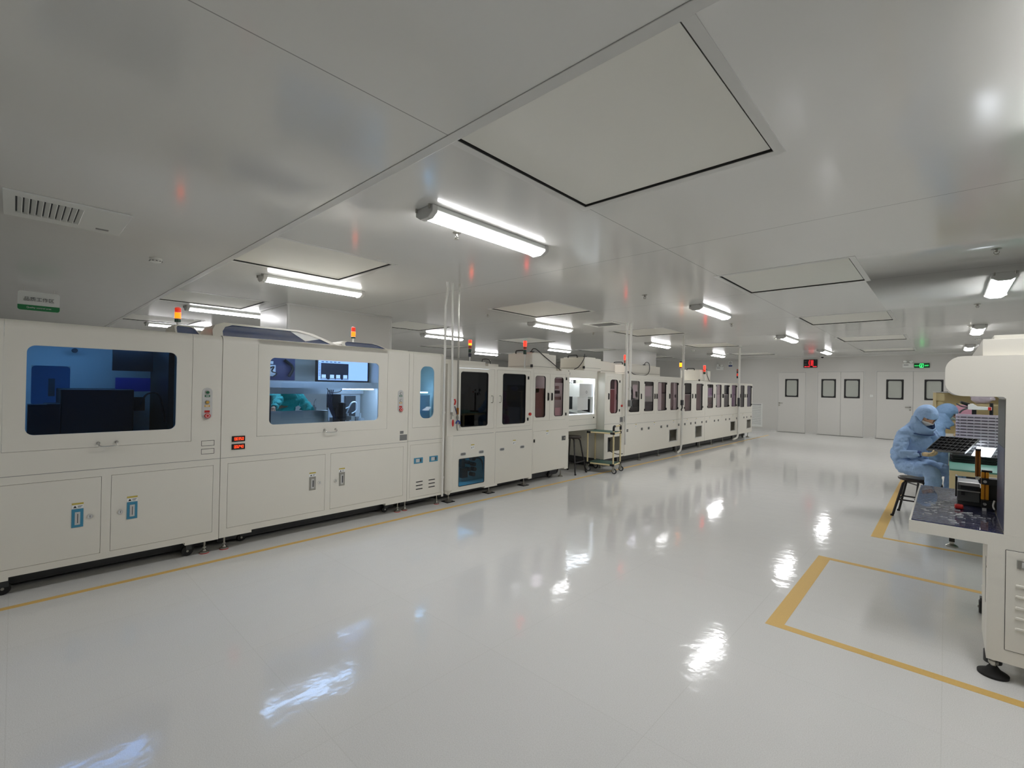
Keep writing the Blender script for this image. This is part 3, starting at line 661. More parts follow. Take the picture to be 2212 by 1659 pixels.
mech(t, 2.56, 2.84, -5.42, -4.95, .90, 5, 15, ('alu', 'signwhite', 'black'), .2)
B().tube([(-5.2, 2.70, 1.10), (-5.15, 2.73, 1.22), (-5.15, 2.79, 1.23), (-5.15, 2.80, 1.14), (-5.15, 2.74, 1.10)], .008).tube([(-5.1, 2.58, 1.05), (-5.1, 2.62, 1.15), (-5.1, 2.68, 1.18)], .007).build('air_hose', 'signwhite', t)
B().box(-4.72, -4.6, 1.55, 1.64, 1.05, 1.33).cyl((-4.65, 1.60, .9), (-4.65, 1.60, 1.2), .03).build('camera_unit', 'black', t)
# ----- hood and arch on top
def hood(y0, y1, zt, x0, x1, label, paper):
    t = thing('roof_hood', label, 'machine hood', ((x0+x1)/2, (y0+y1)/2, 1.846))
    L = y1-y0; s = [(0, 0), (.02, .45), (.06, .8), (.13, 1), (.72, .97), (.82, .80), (.92, .40), (1, 0)]
    out = [(y0+L*a, 1.8465+(zt-1.8465)*c) for a, c in s]
    b = B(); n = len(out); inn = [(y0+L*.5+(a-y0-L*.5)*.86, 1.8465+.012+(c-1.8465)*.80) for a, c in out]
    # sloping front: the upper edge leans back
    def P(p, push=0): return (x1-(p[1]-1.8465)*1.6+push, p[0], p[1])
    v = [P(p) for p in out]+[P(p) for p in inn]; f = [(i, (i+1)%n, n+(i+1)%n, n+i) for i in range(n-1)]
    v += [(p[0]-.02, p[1], p[2]) for p in v]; k = 2*n
    f += [(k+a, k+d, k+c, k+b_) for a, b_, c, d in [(q[0], q[1], q[2], q[3]) for q in f]]
    f += [(i, k+i, k+i+1, i+1) for i in range(n-1)]+[(n+i, n+i+1, k+n+i+1, k+n+i) for i in range(n-1)]
    b.add(v, f)
    b.add([P(p) for p in out]+[(x0, p[0], p[1]) for p in out], [(i, i+1, n+i+1, n+i) for i in range(n-1)]+[tuple(range(2*n-1, n-1, -1))])
    b.build('frame', 'white', t)
    B().add([P(p, -.008) for p in inn], [tuple(range(n))]).build('tinted_panel', 'hood', t)
    if paper:
        q = [p for p in inn if p[0] > y0+L*.60]; lo = [(y0+L*.68, 1.875), (y0+L*.62, inn[4][1])]
        B().prism([P(p, -.006) for p in [(y0+L*.63, inn[4][1]-.004), (inn[4][0], inn[4][1]-.004), (inn[5][0], inn[5][1]), (inn[6][0]-.01, inn[6][1]+.012), (y0+L*.70, 1.885)]], (.0015, 0, 0)).build('notice_sheet', 'paper', t)
    return t
hood(1.21, 2.42, 2.02, -5.35, -4.80, 'long blue-panelled roof hood on top of the lit window machine', True)
hood(2.44, 3.05, 1.93, -5.35, -4.80, 'short white arched hood beside the second signal lamp', False)
hood(.98, 1.19, 1.97, -5.50, -5.0, 'small roof hood at the left end of the blue roof hood', False)
# ----- signal lamps
def tower(y, x, zb, segs, label, r=.024, pole=0):
    """segs from the bottom up: (height, material)"""
    t = thing('signal_lamp', label, 'signal lamp', (x, y, zb), 'signal lamps on top of the machines')
    z = zb; B().box(x-.03, x+.03, y-.03, y+.03, z, z+.008).cyl((x, y, z), (x, y, z+max(pole, .03)), .011 if pole else r*.85).build('base', 'signwhite', t); z += max(pole, .03)
    nm = {'lampred': 'lit_lens', 'lamporange': 'lit_lens', 'lampyellow': 'lit_lens'}
    for h, mname in segs:
        o = B().cyl((x, y, z+.002), (x, y, z+h-.002), r, n=20).build(nm.get(mname, 'lens'), mname, t)
        z += h
        B().cyl((x, y, z-.003), (x, y, z+.001), r+.0015, n=20).build('ring', 'signwhite', o)
    B().cyl((x, y, z), (x, y, z+.008), r*.9, r*.5, n=20).build('cap', segs[-1][1] if segs[-1][1] in ('redlens',) else 'grey', t)
tower(1.095, -5.56, 1.8425, [(.037, 'dgreen'), (.062, 'lamporange'), (.045, 'redlens')], 'orange-lit signal lamp above the dark blue window machine', .026, .185)
tower(2.963, -5.57, 1.8465, [(.022, 'dgreen'), (.066, 'lamporange'), (.055, 'redlens')], 'orange-lit signal lamp behind the short arched hood', .026, .187)
tower(4.975, -5.58, 1.7255, [(.064, 'navy'), (.067, 'dgreen'), (.054, 'orangelens'), (.035, 'lampyellow'), (.052, 'lampred')], 'red-lit signal lamp left of the pink-lit rooftop box', .026, .19)
tower(5.263, -4.66, 1.7255, [(.07, 'dgreen'), (.05, 'orangelens'), (.083, 'lampred')], 'red-lit signal lamp in front of the pink-lit rooftop box', .025, .22)
tower(8.20, -4.62, 1.7355, [(.06, 'dgreen'), (.06, 'orangelens'), (.10, 'lampred')], 'red-lit signal lamp beside the twin pipes', .026, .165)
tower(10.81, -4.62, 1.6805, [(.03, 'orangelens'), (.097, 'lampyellow'), (.03, 'dgrey')], 'yellow-lit signal lamp beside the single ceiling pole', .028, .288)
tower(12.52, -4.70, 1.6605, [(.06, 'dgreen'), (.07, 'redlens'), (.10, 'lampred')], 'red-lit signal lamp in front of the far rooftop box', .028, .22)
tower(15.2, -4.70, 1.6805, [(.07, 'navy'), (.08, 'redlens'), (.07, 'navy'), (.06, 'orangelens')], 'unlit signal lamp on the last machine', .026, .16)
# ----- narrow cabinet with the slim window
t = thing('narrow_cabinet', 'narrow white cabinet with slim rounded blue window and vent slots', 'machine', (-5.1, 3.34, 0))
WIN3 = (3.249, 3.449, 1.060, 1.676); d1 = (3.146, 3.549, .957, 1.792); dl = (3.125, 3.574, .148, .760)
cabinet(t, 3.0905, 3.597, .119, 1.842, .88, -5.7, [d1], True, None, [dl])
d = door(t, *d1, WIN3, 'gl_slim', .075, top=1.842)
d = door(t, *dl)
for y in (3.178, 3.398):
    o = B().box(XF, XF+.004, y, y+.125, .538, .604).build('latch', 'latch', d, bevel=.001); B().box(XF+.004, XF+.007, y+.025, y+.075, .552, .592).build('latch_lever', 'clear', o); B().box(XF+.004, XF+.006, y+.085, y+.10, .555, .59).build('latch_slot', 'dgrey', o)
for y in (3.213, 3.393):
    for z in (.316, .274, .232): B().yz([(p[0], p[1]+(p[0]-y)*.0) for p in rr(y, y+.095, z, z+.011, .005)], XF, XF+.0012).build('vent_slot', 'black', d)
B().box(XF-.0005, XF+.0008, 3.0905, 3.597, .806, .809).build('panel_seam', 'grey', t)
foot(t, 3.115, -4.575, .12, .03); foot(t, 3.56, -4.555, .12, .03)
B().box(-5.66, -5.6, 3.15, 3.55, .9, 1.75).box(-5.4, -5.2, 3.2, 3.45, .88, 1.20).build('inner_panel', 'inner', t); B().box(-4.75, -4.72, 3.18, 3.52, 1.355, 1.37).build('interior_fill_lamp', 'led', t)  # glowing bar added for the white bar reflection in the slim window
B().box(-4.72, -4.70, 3.16, 3.54, .90, 1.33).build('inner_sheet', 'inner', t)
# ----- machine with two smoked windows
def pull(d, y, z0, z1, m='black', w=.009): B().box(XF, XF+.014, y-w, y+w, z0, z1).box(XF+.014, XF+.022, y-w*.5, y+w*.5, z0+.01, z1-.01).build('handle', m, d, bevel=.002)
def wpanel(t, w, fr):
    """equipment panels standing close behind a window: fractions of its width and height"""
    s = 4.533/4.5; H0 = 1.46
    for a, c, e, f, m in fr:
        y0, y1 = (w[0]+(w[1]-w[0])*a)*s, (w[0]+(w[1]-w[0])*c)*s; z0, z1 = w[2]+(w[3]-w[2])*e, w[2]+(w[3]-w[2])*f
        z0, z1 = H0+(z0-H0)*s, H0+(z1-H0)*s
        B().box(-4.541, -4.533, y0, y1, z0, z1).build('inner_panel', m, t)
def hinge(d, y, z, m='black'): B().box(XF, XF+.01, y-.012, y+.012, z-.022, z+.022).cyl((XF+.01, y, z-.022), (XF+.01, y, z+.022), .005, n=8).build('hinge', m, d)
def sq_latch(t, y, z=.647, s=.036, x=XF):
    o = B().ringyz(rr(y-s, y+s, z-s*.72, z+s*.72, .004), rr(y-s*.75, y+s*.75, z-s*.5, z+s*.5, .003), x, x+.004).build('latch', 'grey', t)
    B().box(x, x+.002, y-s*.74, y+s*.74, z-s*.49, z+s*.49).build('latch_recess', 'dgrey', o); B().box(x+.002, x+.006, y-s*.2, y+s*.6, z-s*.25, z+s*.25).build('latch_lever', 'steel', o)
def warn(t, y, z, s=.03, x=XF):
    o = B().box(x, x+.001, y-s, y+s, z-.03, z+.03).build('warning_label', 'paper', t)
    B().box(x+.001, x+.0016, y-s, y+s, z+.016, z+.03).build('label_header', 'yellow', o)
    B().prism([(x+.001, y-s*.8, z-.022), (x+.001, y-s*.2, z-.022), (x+.001, y-s*.5, z+.004)], (.0006, 0, 0)).box(x+.001, x+.0016, y, y+s*.8, z-.004, z).box(x+.001, x+.0016, y, y+s*.8, z-.016, z-.012).build('label_print', 'grey', o)
def oval(t, y, z):
    o = B().ringyz(rr(y-.048, y+.048, z-.022, z+.022, .022), rr(y-.040, y+.040, z-.015, z+.015, .015), XF, XF+.004).build('finger_pull', 'clear', t); B().yz(rr(y-.04, y+.04, z-.015, z+.015, .015), XF, XF+.001).build('pull_recess', 'grey', o)
t = T4 = thing('assembly_machine', 'white machine with two dark smoked door windows and a lower teal window', 'machine', (-5.1, 4.47, 0))
WL, WR = (3.868, 4.353, .926, 1.637), (4.633, 5.117, .925, 1.638)
dL, dR = (3.838, 4.47, .885, 1.683), (4.522, 5.222, .885, 1.683)
LW = (3.858, 4.311, .172, .527)
cabinet(t, 3.655, 5.287, .115, 1.725, .862, -5.7, [dL, dR], False, [(4.32, 4.557), (5.22, 5.287)], [], lowopen=(LW[0]+.002, LW[1]-.002, LW[2]+.002, LW[3]-.002))
for dd, w, g, hy in ((dL, WL, 'gl_black', 4.415), (dR, WR, 'gl_navy', 4.570)):
    d = door(t, *dd, w, g, .035); seal(d, w, .035)
    B().tube([(XF, hy, 1.325), (XF+.03, hy, 1.325), (XF+.035, hy, 1.315), (XF+.035, hy, 1.245), (XF+.03, hy, 1.235), (XF, hy, 1.235)], .005, 8, False).build('handle', 'steel', d)
o = B().yz(rr(LW[0]+.002, LW[1]-.002, LW[2]+.002, LW[3]-.002, .02), XF-.010, XF-.006).build('lower_window', 'gl_teal', t)
B().ringyz(rr(LW[0], LW[1], LW[2], LW[3], .02), rr(LW[0]+.006, LW[1]-.006, LW[2]+.006, LW[3]-.006, .016), XF-.008, XF+.0015).build('window_seal', 'rubber', o)
b = B()
for y, z in ((4.30, .40), (4.40, .44), (4.41, .36), (4.42, .29), (4.40, .22), (4.32, .30)): b.cyl((-4.88, y, z), (-4.80, y, z), .028)
b.box(-4.88, -4.80, 4.17, 4.23, .34, .47).box(-4.88, -4.82, 4.20, 4.30, .19, .32).build('valve', 'black', t)
B().tube([(-4.8, 4.42, .45), (-4.74, 4.44, .45), (-4.74, 4.50, .38), (-4.74, 4.53, .22)], .011).build('air_hose', 'black', t)
B().box(-4.78, -4.76, 4.555, 4.62, .14, .56).build('divider', 'dgrey', t)
for y0 in (3.93, 4.245, 4.64, 5.06): oval(t, y0, .582)
warn(t, 4.09, .665); warn(t, 4.89, .665)
B().box(XF-.0005, XF+.0008, 3.70, 4.47, .822, .826).box(XF-.0005, XF+.0008, 4.51, 5.27, .824, .828).box(XF-.0005, XF+.0006, 4.507, 4.509, .13, .825).build('panel_seam', 'grey', t)
o = B().cyl((XF, 5.212, 1.054), (XF+.02, 5.212, 1.054), .022, n=18).build('emergency_stop', 'red', t); hinge(t, 5.168, 1.587); hinge(t, 5.168, .981)
o = B().xy([(-4.51+.055*math.cos(R(a)), 3.70+.055*math.sin(R(a))) for a in range(-180, 181, 20)], .16, .828).lathe((-4.51, 3.70, 0), [(.02, .10), (.055, .16)], 18).build('corner_post', 'white', t)
for y, x in ((3.735, -4.545), (4.452, -4.56), (5.168, -4.56)): foot(t, y, x, .13, .045, .062, 'steel')
B().box(-5.3, -4.62, 3.70, 4.41, 1.7255, 1.785).box(-4.95, -4.60, 4.44, 4.64, 1.7255, 1.765).build('roof_box', 'white', t, bevel=.004)
B().tube([(-4.62, 4.34, 1.785), (-4.62, 4.36, 1.82), (-4.62, 4.47, 1.82), (-4.62, 4.50, 1.765)], .005).build('cable', 'black', t)
mech(t, 3.9, 5.1, -5.5, -4.9, .862, 11, 10, ('dgrey', 'black'), .5); B().box(-5.0, -4.95, 4.1, 4.8, 1.69, 1.705).build('interior_fill_lamp', 'ledlow', t)  # dim unseen bar lighting the mechanism behind the smoked windows
# ----- machine with two slim brown windows
t = thing('assembly_machine', 'white machine with two slim brown windows beside the pink-lit rooftop box', 'machine', (-5.1, 5.75, 0))
dL, dR = (5.305, 5.685, .945, 1.663), (5.685, 6.085, .945, 1.663)
cabinet(t, 5.2915, 6.195, .160, 1.72, .862, -5.7, [dL, dR], False, [(6.10, 6.195)], [(5.312, 6.165, .17, .79)])
for dd, w in ((dL, (5.335, 5.578, .995, 1.625)), (dR, (5.798, 6.032, 1.0, 1.615))):
    d = door(t, *dd, w, 'gl_brown', .04); seal(d, w, .04, .006)
    pull(d, 5.64 if dd is dL else 5.732, 1.250, 1.370)
hinge(t, 6.105, 1.597); hinge(t, 6.105, 1.027)
d = door(t, 5.312, 6.165, .17, .79, name='lower_door'); sq_latch(d, 6.062, .643, .05); hinge(d, 5.325, .648); warn(d, 5.64, .755, .028)
foot(t, 6.125, -4.60, .14, .04, None, 'steel'); caster(t, 5.93, -4.68, .15, .04)
mech(t, 5.34, 6.12, -5.4, -4.75, .862, 3, 15, ('alu', 'black', 'inner', 'grey'), .55); B().box(-4.9, -4.86, 5.4, 6.1, 1.69, 1.702).build('interior_fill_lamp', 'fillmid', t)  # unseen bar added to brighten the view through the brown windows
wpanel(t, (5.335, 5.578, .995, 1.625), [(-.05, 1.05, -.02, .70, 'brownpanel'), (-.05, .35, .60, .72, 'inner')]); wpanel(t, (5.798, 6.032, 1.0, 1.615), [(.1, .8, .0, .22, 'inner'), (.05, .75, .42, .50, 'steel'), (.05, .6, .58, .66, 'black'), (.05, .9, .86, .97, 'grey'), (.1, .5, .70, .78, 'steel')]); B().lathe((-4.9, 5.44, 1.56), [(.03, 0), (.03, .03), (.01, .05)], 14).lathe((-4.9, 5.54, 1.56), [(.03, 0), (.03, .03), (.01, .05)], 14).build('pulley', 'signwhite', t)
# ----- open workstation, set back between its neighbours
X6 = -4.663
t = thing('inspection_station', 'open white station with bright lamp frame and grey device box', 'machine', (-5.2, 6.74, 0))
b = B(); OP = (6.36, 7.212, .985, 1.625)
cells(b, 6.20, 7.275, .715, 1.765, [OP], X6-.02, X6)
b.box(-5.679, X6-.0205, 6.20, 6.215, .7355, 1.7445).box(-5.679, X6-.0205, 7.26, 7.275, .7355, 1.7445).box(-5.7, -5.68, 6.2, 7.275, 0.12, 1.765).box(-5.679, X6-.0205, 6.2, 7.275, 1.745, 1.765).box(-5.679, X6-.0205, 6.2, 7.275, .715, .735).box(-5.679, X6-.0205, 6.20, 6.22, .12, .7145)
b.build('body', 'white', t)
B().box(X6-.0005, X6+.0008, 6.20, 7.275, .798, .803).box(X6-.0005, X6+.0006, 6.20, 7.275, .90, .902).build('panel_seam', 'grey', t)
B().box(-5.6, X6-.012, 6.22, 7.20, .955, .985).build('worktop', 'signwhite', t, bevel=.003)
B().prism([(-4.72, 6.50, 1.0065), (-4.72, 6.74, 1.0065), (-4.95, 6.70, 1.045), (-4.95, 6.50, 1.045)], (0, 0, .003)).build('dark_mat', 'dgrey', t)
B().ringyz(rr(6.37, 7.255, .99, 1.622, .01), rr(6.40, 7.228, 1.0, 1.60, .02), -4.712, -4.69).build('lamp_frame', 'ledlow', t)
B().box(-4.78, -4.75, 6.45, 7.19, 1.60, 1.622).build('lamp_bar', 'led', t); B().box(-5.2, -5.17, 6.3, 7.2, 1.70, 1.712).build('rear_lamp_bar', 'led', t)
B().box(-4.95, -4.722, 6.80, 7.225, 1.296, 1.533).build('device_box', 'signwhite', t, bevel=.004); B().box(-4.85, -4.74, 6.77, 7.10, 1.06, 1.296).build('device_base', 'inner', t, bevel=.004)
B().prism([(-4.69, 6.42, .986), (-4.69, 6.42, 1.0), (-5.05, 6.42, 1.06), (-5.05, 6.42, .986)], (0, .76, 0)).build('sloped_tray', 'signwhite', t); B().box(-5.15, -5.13, 7.0, 7.258, .99, 1.60).box(-5.30, -5.28, 6.3, 7.0, 1.0, 1.5).build('dark_panel', 'dgrey', t)
B().box(-4.722, -4.720, 6.815, 7.21, 1.305, 1.525).build('device_panel', 'clear', t); B().ringyz(rr(6.995, 7.045, 1.355, 1.405, .025), rr(7.005, 7.035, 1.365, 1.395, .015), -4.720, -4.719).build('device_mark', 'grey', t)
B().box(-4.98, -4.94, 6.58, 6.64, 1.05, 1.36).box(-5.45, -5.4, 6.9, 7.2, .99, 1.5).build('column', 'black', t)
b = B()
for k in range(4): b.tube([(-4.85, 6.50+.02*k, 1.66), (-4.8, 6.49+.05*k, 1.57), (-4.82, 6.58+.05*k, 1.54), (-4.86, 6.66+.04*k, 1.60+.01*k)], .007)
b.build('cable_bundle', 'signwhite', t)
B().tube([(X6+.02, 6.36, 1.74), (X6+.015, 6.40, 1.70), (X6+.015, 6.38, 1.63), (X6+.01, 6.37, 1.58)], .006).build('cable', 'black', t)
B().cyl((X6, 7.17, .925), (X6+.012, 7.17, .925), .012).build('key_switch', 'black', t)
mech(t, 6.95, 7.22, -5.6, -5.3, .985, 21, 6, ('dgrey', 'black'), .3)
B().box(-5.2, -4.8, 7.235, 7.255, 1.0, 1.25).build('side_box', 'black', t)
# ----- machine with one brown window, control bay below
t = thing('assembly_machine', 'narrow white machine with one tinted window behind the trolley', 'machine', (-5.1, 7.64, 0))
dd = (7.352, 7.868, .945, 1.672); w = (7.458, 7.735, .995, 1.620)
cabinet(t, 7.2785, 7.995, .170, 1.735, .80, -5.7, [dd], False, None, [], lowopen=(7.405, 7.845, .290, .560))
d = door(t, *dd, w, 'gl_brown', .07); seal(d, w, .07, .006); pull(d, 7.402, 1.252, 1.368); pull(d, 7.688, 1.243, 1.352); hinge(d, 7.79, 1.589); hinge(d, 7.79, 1.045)
B().cyl((XF, 7.868, 1.130), (XF+.02, 7.868, 1.130), .022, n=18).build('emergency_stop', 'red', t)
B().box(XF-.0005, XF+.0008, 7.2785, 7.995, .800, .804).build('panel_seam', 'grey', t)
B().box(XF, XF+.002, 7.82, 7.93, .82, .915).box(XF, XF+.002, 7.965, 7.99, .82, .93).build('name_plate', 'grey', t)
B().box(-4.70, -4.52, 7.44, 7.52, .30, .55).cyl((-4.6, 7.50, .5), (-4.52, 7.50, .5), .03).build('regulator', 'black', t); B().box(-4.75, -4.74, 7.56, 7.84, .29, .56).build('cover_panel', 'frame', t)
B().tube([(-4.55, 7.47, .34), (-4.46, 7.52, .28), (-4.44, 7.66, .24), (-4.44, 7.84, .23)], .008).build('air_hose', 'black', t)
foot(t, 7.34, -4.60, .17, .035, None, 'steel'); foot(t, 7.93, -4.60, .17, .035, None, 'steel')
mech(t, 7.3, 7.95, -5.4, -4.8, .80, 33, 6, ('grey', 'black'), .5); wpanel(t, (7.458, 7.735, .995, 1.620), [(-.05, .55, -.02, .70, 'redpanel'), (-.05, .55, .72, 1.0, 'dgrey'), (.56, 1.1, -.02, 1.02, 'inner')]); B().box(-4.75, -4.71, 7.35, 7.9, 1.69, 1.702).build('interior_fill_lamp', 'fillmid', t)  # unseen bar added to brighten the interior behind the brown window
# ----- long machines towards the far wall
def long_machine(label, y0, y1, zt, wins, pulls, latches, opening, feet, hinges, seam, seed, panels=None, glass='gl_smoke', warns=()):
    t = thing('assembly_machine', label, 'machine', (-5.1, (y0+y1)/2, 0))
    cuts = []; ds = []
    for k, w in enumerate(wins):
        a = (w[0]-.055, w[1]+.055, w[2]-.05, w[3]+.035); cuts.append(a); ds.append((a, w))
    cabinet(t, y0, y1, .165, zt, .86, -5.7, cuts, False, None, [], lowopen=opening)
    for a, w in ds:
        d = door(t, *a, w, glass, .035, th=.016); seal(d, w, .035, .007)
        for p in pulls:
            if a[0] <= p <= a[1]: pull(d, p, 1.25, 1.362)
        for p in hinges:
            if a[0]-.02 <= p <= a[1]+.02: hinge(d, p, 1.585); hinge(d, p, 1.03)
    for p in pulls:
        if not any(a[0] <= p <= a[1] for a, _ in ds): pull(t, p, 1.25, 1.362)
    for y in latches: sq_latch(t, y)
    B().box(XF-.0005, XF+.0008, y0+.02, y1-.02, seam, seam+.004).build('panel_seam', 'grey', t)
    for y in warns: warn(t, y, seam-.045, .025)
    if opening:
        o = B().ringyz(rr(opening[0]-.02, opening[1]+.02, opening[2]-.02, opening[3]+.02, .006), rr(opening[0], opening[1], opening[2], opening[3], .004), XF, XF+.004).build('service_opening', 'frame', t)
        m_ = (opening[0]*.66+opening[1]*.34)
        B().box(-4.72, -4.56, opening[0]+.02, m_-.03, opening[2], opening[3]-.03).cyl((-4.6, m_-.04, opening[3]-.12), (-4.53, m_-.04, opening[3]-.12), .035).build('regulator', 'black', o)
        B().box(-4.70, -4.69, m_, opening[1], opening[2], opening[3]).build('cover_panel', 'frame', o)
    for y in feet: foot(t, y, -4.58, .165, .042, None, 'steel')
    mech(t, y0+.1, y1-.1, -5.45, -4.8, .86, seed, 20, ('alu', 'black', 'grey', 'inner'), .5)
    q = random.Random(seed)
    for k, w in enumerate(wins):
        if panels and panels[k]: wpanel(t, w, panels[k])
    B().box(-4.72, -4.68, y0+.15, y1-.15, 1.675 if zt > 1.7 else zt-.055, 1.687 if zt > 1.7 else zt-.043).build('interior_fill_lamp', 'fillmid', t)  # unseen bar added to brighten the bay behind the tinted windows
    return t
t = long_machine('long white machine with four tinted windows right of the twin pipes', 8.005, 10.655, 1.735,
    [(8.187, 8.573, .997, 1.612), (8.803, 9.183, 1.0, 1.610), (9.394, 9.789, .996, 1.610), (10.013, 10.401, .995, 1.614)],
    [8.637, 9.239, 9.333, 9.954], [8.108, 8.696, 8.995, 9.574, 9.878, 10.477], (9.985, 10.39, .300, .553), [8.747, 9.615, 10.533], [8.17, 8.79, 9.80, 10.41], .772, 41, warns=(8.45, 9.25, 10.2), panels=[[(.35, .75, .45, .88, 'signwhite'), (-.05, 1.05, -.02, .40, 'traydark'), (.0, 1.0, .16, .20, 'steel'), (.55, .8, .48, .66, 'black')], [(-.05, 1.05, .86, 1.02, 'traydark'), (.0, .72, .50, .84, 'inner'), (-.05, 1.05, -.02, .32, 'dgrey'), (.0, .9, .22, .25, 'steel')], [(-.05, .42, -.02, 1.02, 'signwhite'), (.45, 1.05, -.02, 1.0, 'brownpanel'), (.46, 1.05, .60, .64, 'dgrey')], [(-.05, .40, -.02, 1.0, 'brownpanel'), (.42, 1.05, -.02, 1.02, 'signwhite'), (.55, .75, .45, .56, 'grey')]])
b = B().tube([(-4.62, 8.25+.27*math.sin(R(a)), 1.28+.27*math.cos(R(a))) for a in range(0, 100, 12)], .022)
b.build('drag_chain', 'black', t); B().cyl((-4.68, 8.44, 1.22), (-4.62, 8.44, 1.22), .05).box(-4.75, -4.62, 8.25, 8.5, .92, 1.06).build('motor', 'black', t)
long_machine('white machine with two dark brown windows right of the single pole', 10.70, 12.045, 1.68,
    [(10.79, 11.168, .952, 1.615), (11.483, 11.877, .952, 1.616)], [11.235, 11.415], [10.82, 11.17, 11.449, 11.87], (11.46, 11.866, .290, .560), [11.928], [10.77, 11.90], .780, 51, warns=(10.95, 11.5), panels=[[(-.05, 1.05, -.02, .58, 'brownpanel'), (-.05, 1.05, .60, 1.02, 'traydark')], [(-.05, .6, -.02, 1.02, 'brownpanel'), (.62, 1.05, -.02, 1.02, 'grey')]])
long_machine('long white machine with four narrow windows towards the far end', 12.055, 14.70, 1.66,
    [(12.232, 12.605, .991, 1.610), (12.845, 13.222, .996, 1.612), (13.449, 13.827, .998, 1.606), (14.07, 14.473, 1.0, 1.617)],
    [12.691, 13.311, 13.364, 13.991], [12.161, 12.738, 13.026, 13.612, 13.915, 14.522], (14.01, 14.405, .308, .563), [12.741, 13.615, 14.554], [12.215, 12.83, 13.84, 14.49], .780, 61, warns=(12.4, 13.3, 14.2), panels=[[(-.05, 1.05, .86, 1.02, 'traydark'), (.0, 1.0, .50, .84, 'lilac'), (-.05, 1.05, -.02, .45, 'brownpanel'), (.0, 1.0, .18, .22, 'inner')], [(.2, .75, -.02, 1.02, 'signwhite'), (.76, 1.05, -.02, 1.02, 'lilac')], [(-.05, 1.05, .58, 1.02, 'navy'), (.05, .5, .62, .70, 'signwhite'), (-.05, 1.05, -.02, .55, 'dgrey')], [(-.05, 1.05, -.02, 1.02, 'lilac')]])
t = long_machine('last white machine of the line, with two grey windows near the back wall', 14.76, 16.01, 1.68,
    [(14.851, 15.20, .966, 1.620), (15.493, 15.92, .968, 1.620)], [14.83, 15.264, 15.45], [15.204, 15.484, 15.902], (15.495, 15.89, .304, .562), [15.867], [15.94], .784, 71, warns=(15.1,), panels=[[(-.05, 1.05, -.02, 1.02, 'dgrey')], [(-.05, 1.05, -.02, 1.02, 'bluegrey')]])
caster(t, 15.5, -4.62, .165, .05)
# ----- rooftop filter boxes
def roofbox(y0, y1, x0, x1, z0, z1, label, handle=True, cord=None, lip=False):
    t = thing('rooftop_box', label, 'fan filter box', ((x0+x1)/2, (y0+y1)/2, z0), 'filter boxes on top of the machines')
    b = B().box(x0, x1, y0, y1, z0+.05, z1-.018).box(x0+.03, x1-.03, y0+.06, y1-.14, z1-.018, z1)
    b.build('casing', 'white', t, bevel=.003)
    B().box(x0-.004, x1+.004, y0-.004, y1+.004, z0+.0005, z0+.046).build('base_frame', 'white', t, bevel=.002)
    B().box(x0+.003, x1-.003, y0+.003, y1-.003, z0+.046, z0+.05).build('seam', 'rubber', t)
    B().box(x1-.03, x1+.008, y0-.008, y0+.01, z0+.03, z0+.075).build('clip', 'black', t)
    if handle:
        c = (x0+x1)/2; B().tube([(c-.10, y0+.015, z1-.02), (c-.095, y0+.012, z1+.02), (c-.06, y0+.01, z1+.03), (c+.06, y0+.01, z1+.03), (c+.095, y0+.012, z1+.02), (c+.10, y0+.015, z1-.02)], .010).build('handle', 'black', t)
    B().box(x1, x1+.002, y0+(y1-y0)*.35, y0+(y1-y0)*.4, z0+.015, z0+.03).box(x1, x1+.002, y0+(y1-y0)*.55, y0+(y1-y0)*.6, z0+.015, z0+.03).build('switch', 'grey', t)
    if cord: B().tube(cord, .007).box(cord[0][0]-.02, cord[0][0]+.02, cord[0][1]-.01, cord[0][1]+.05, z1-.002, z1+.012).build('power_cord', 'black', t)
roofbox(5.32, 5.90, -5.06, -4.56, 1.7205, 1.985, 'rooftop filter box lit pink by the red lamp, trailing a black cord', True, [(-4.60, 5.34, 1.985), (-4.59, 5.36, 2.03), (-4.57, 5.42, 2.03), (-4.55, 5.60, 1.93), (-4.53, 5.85, 1.80), (-4.56, 6.02, 1.735)])
roofbox(6.86, 7.40, -5.20, -4.67, 1.766, 2.01, 'grey rooftop filter box above the open lit station', True, [(-4.70, 6.90, 2.01), (-4.68, 6.88, 2.05), (-4.66, 6.82, 1.95), (-4.68, 6.70, 1.82), (-4.70, 6.6, 1.775)])
roofbox(7.46, 7.98, -5.22, -4.72, 1.7355, 1.965, 'pale rooftop filter box left of the twin pipes', True)
roofbox(8.50, 9.93, -5.20, -4.72, 1.7355, 1.97, 'long grey rooftop filter box right of the twin pipes, partly lit orange', True, [(-4.74, 9.20, 1.97), (-4.72, 9.27, 2.03), (-4.70, 9.36, 2.0), (-4.70, 9.38, 1.85), (-4.70, 9.25, 1.76), (-4.69, 8.9, 1.745), (-4.69, 8.6, 1.78), (-4.70, 8.5, 1.95)])
roofbox(12.30, 13.05, -5.24, -4.74, 1.6605, 1.995, 'rooftop filter box behind the far red lamp', True, [(-4.76, 12.60, 1.995), (-4.74, 12.75, 2.03), (-4.73, 12.8, 1.85), (-4.72, 12.95, 1.70)])
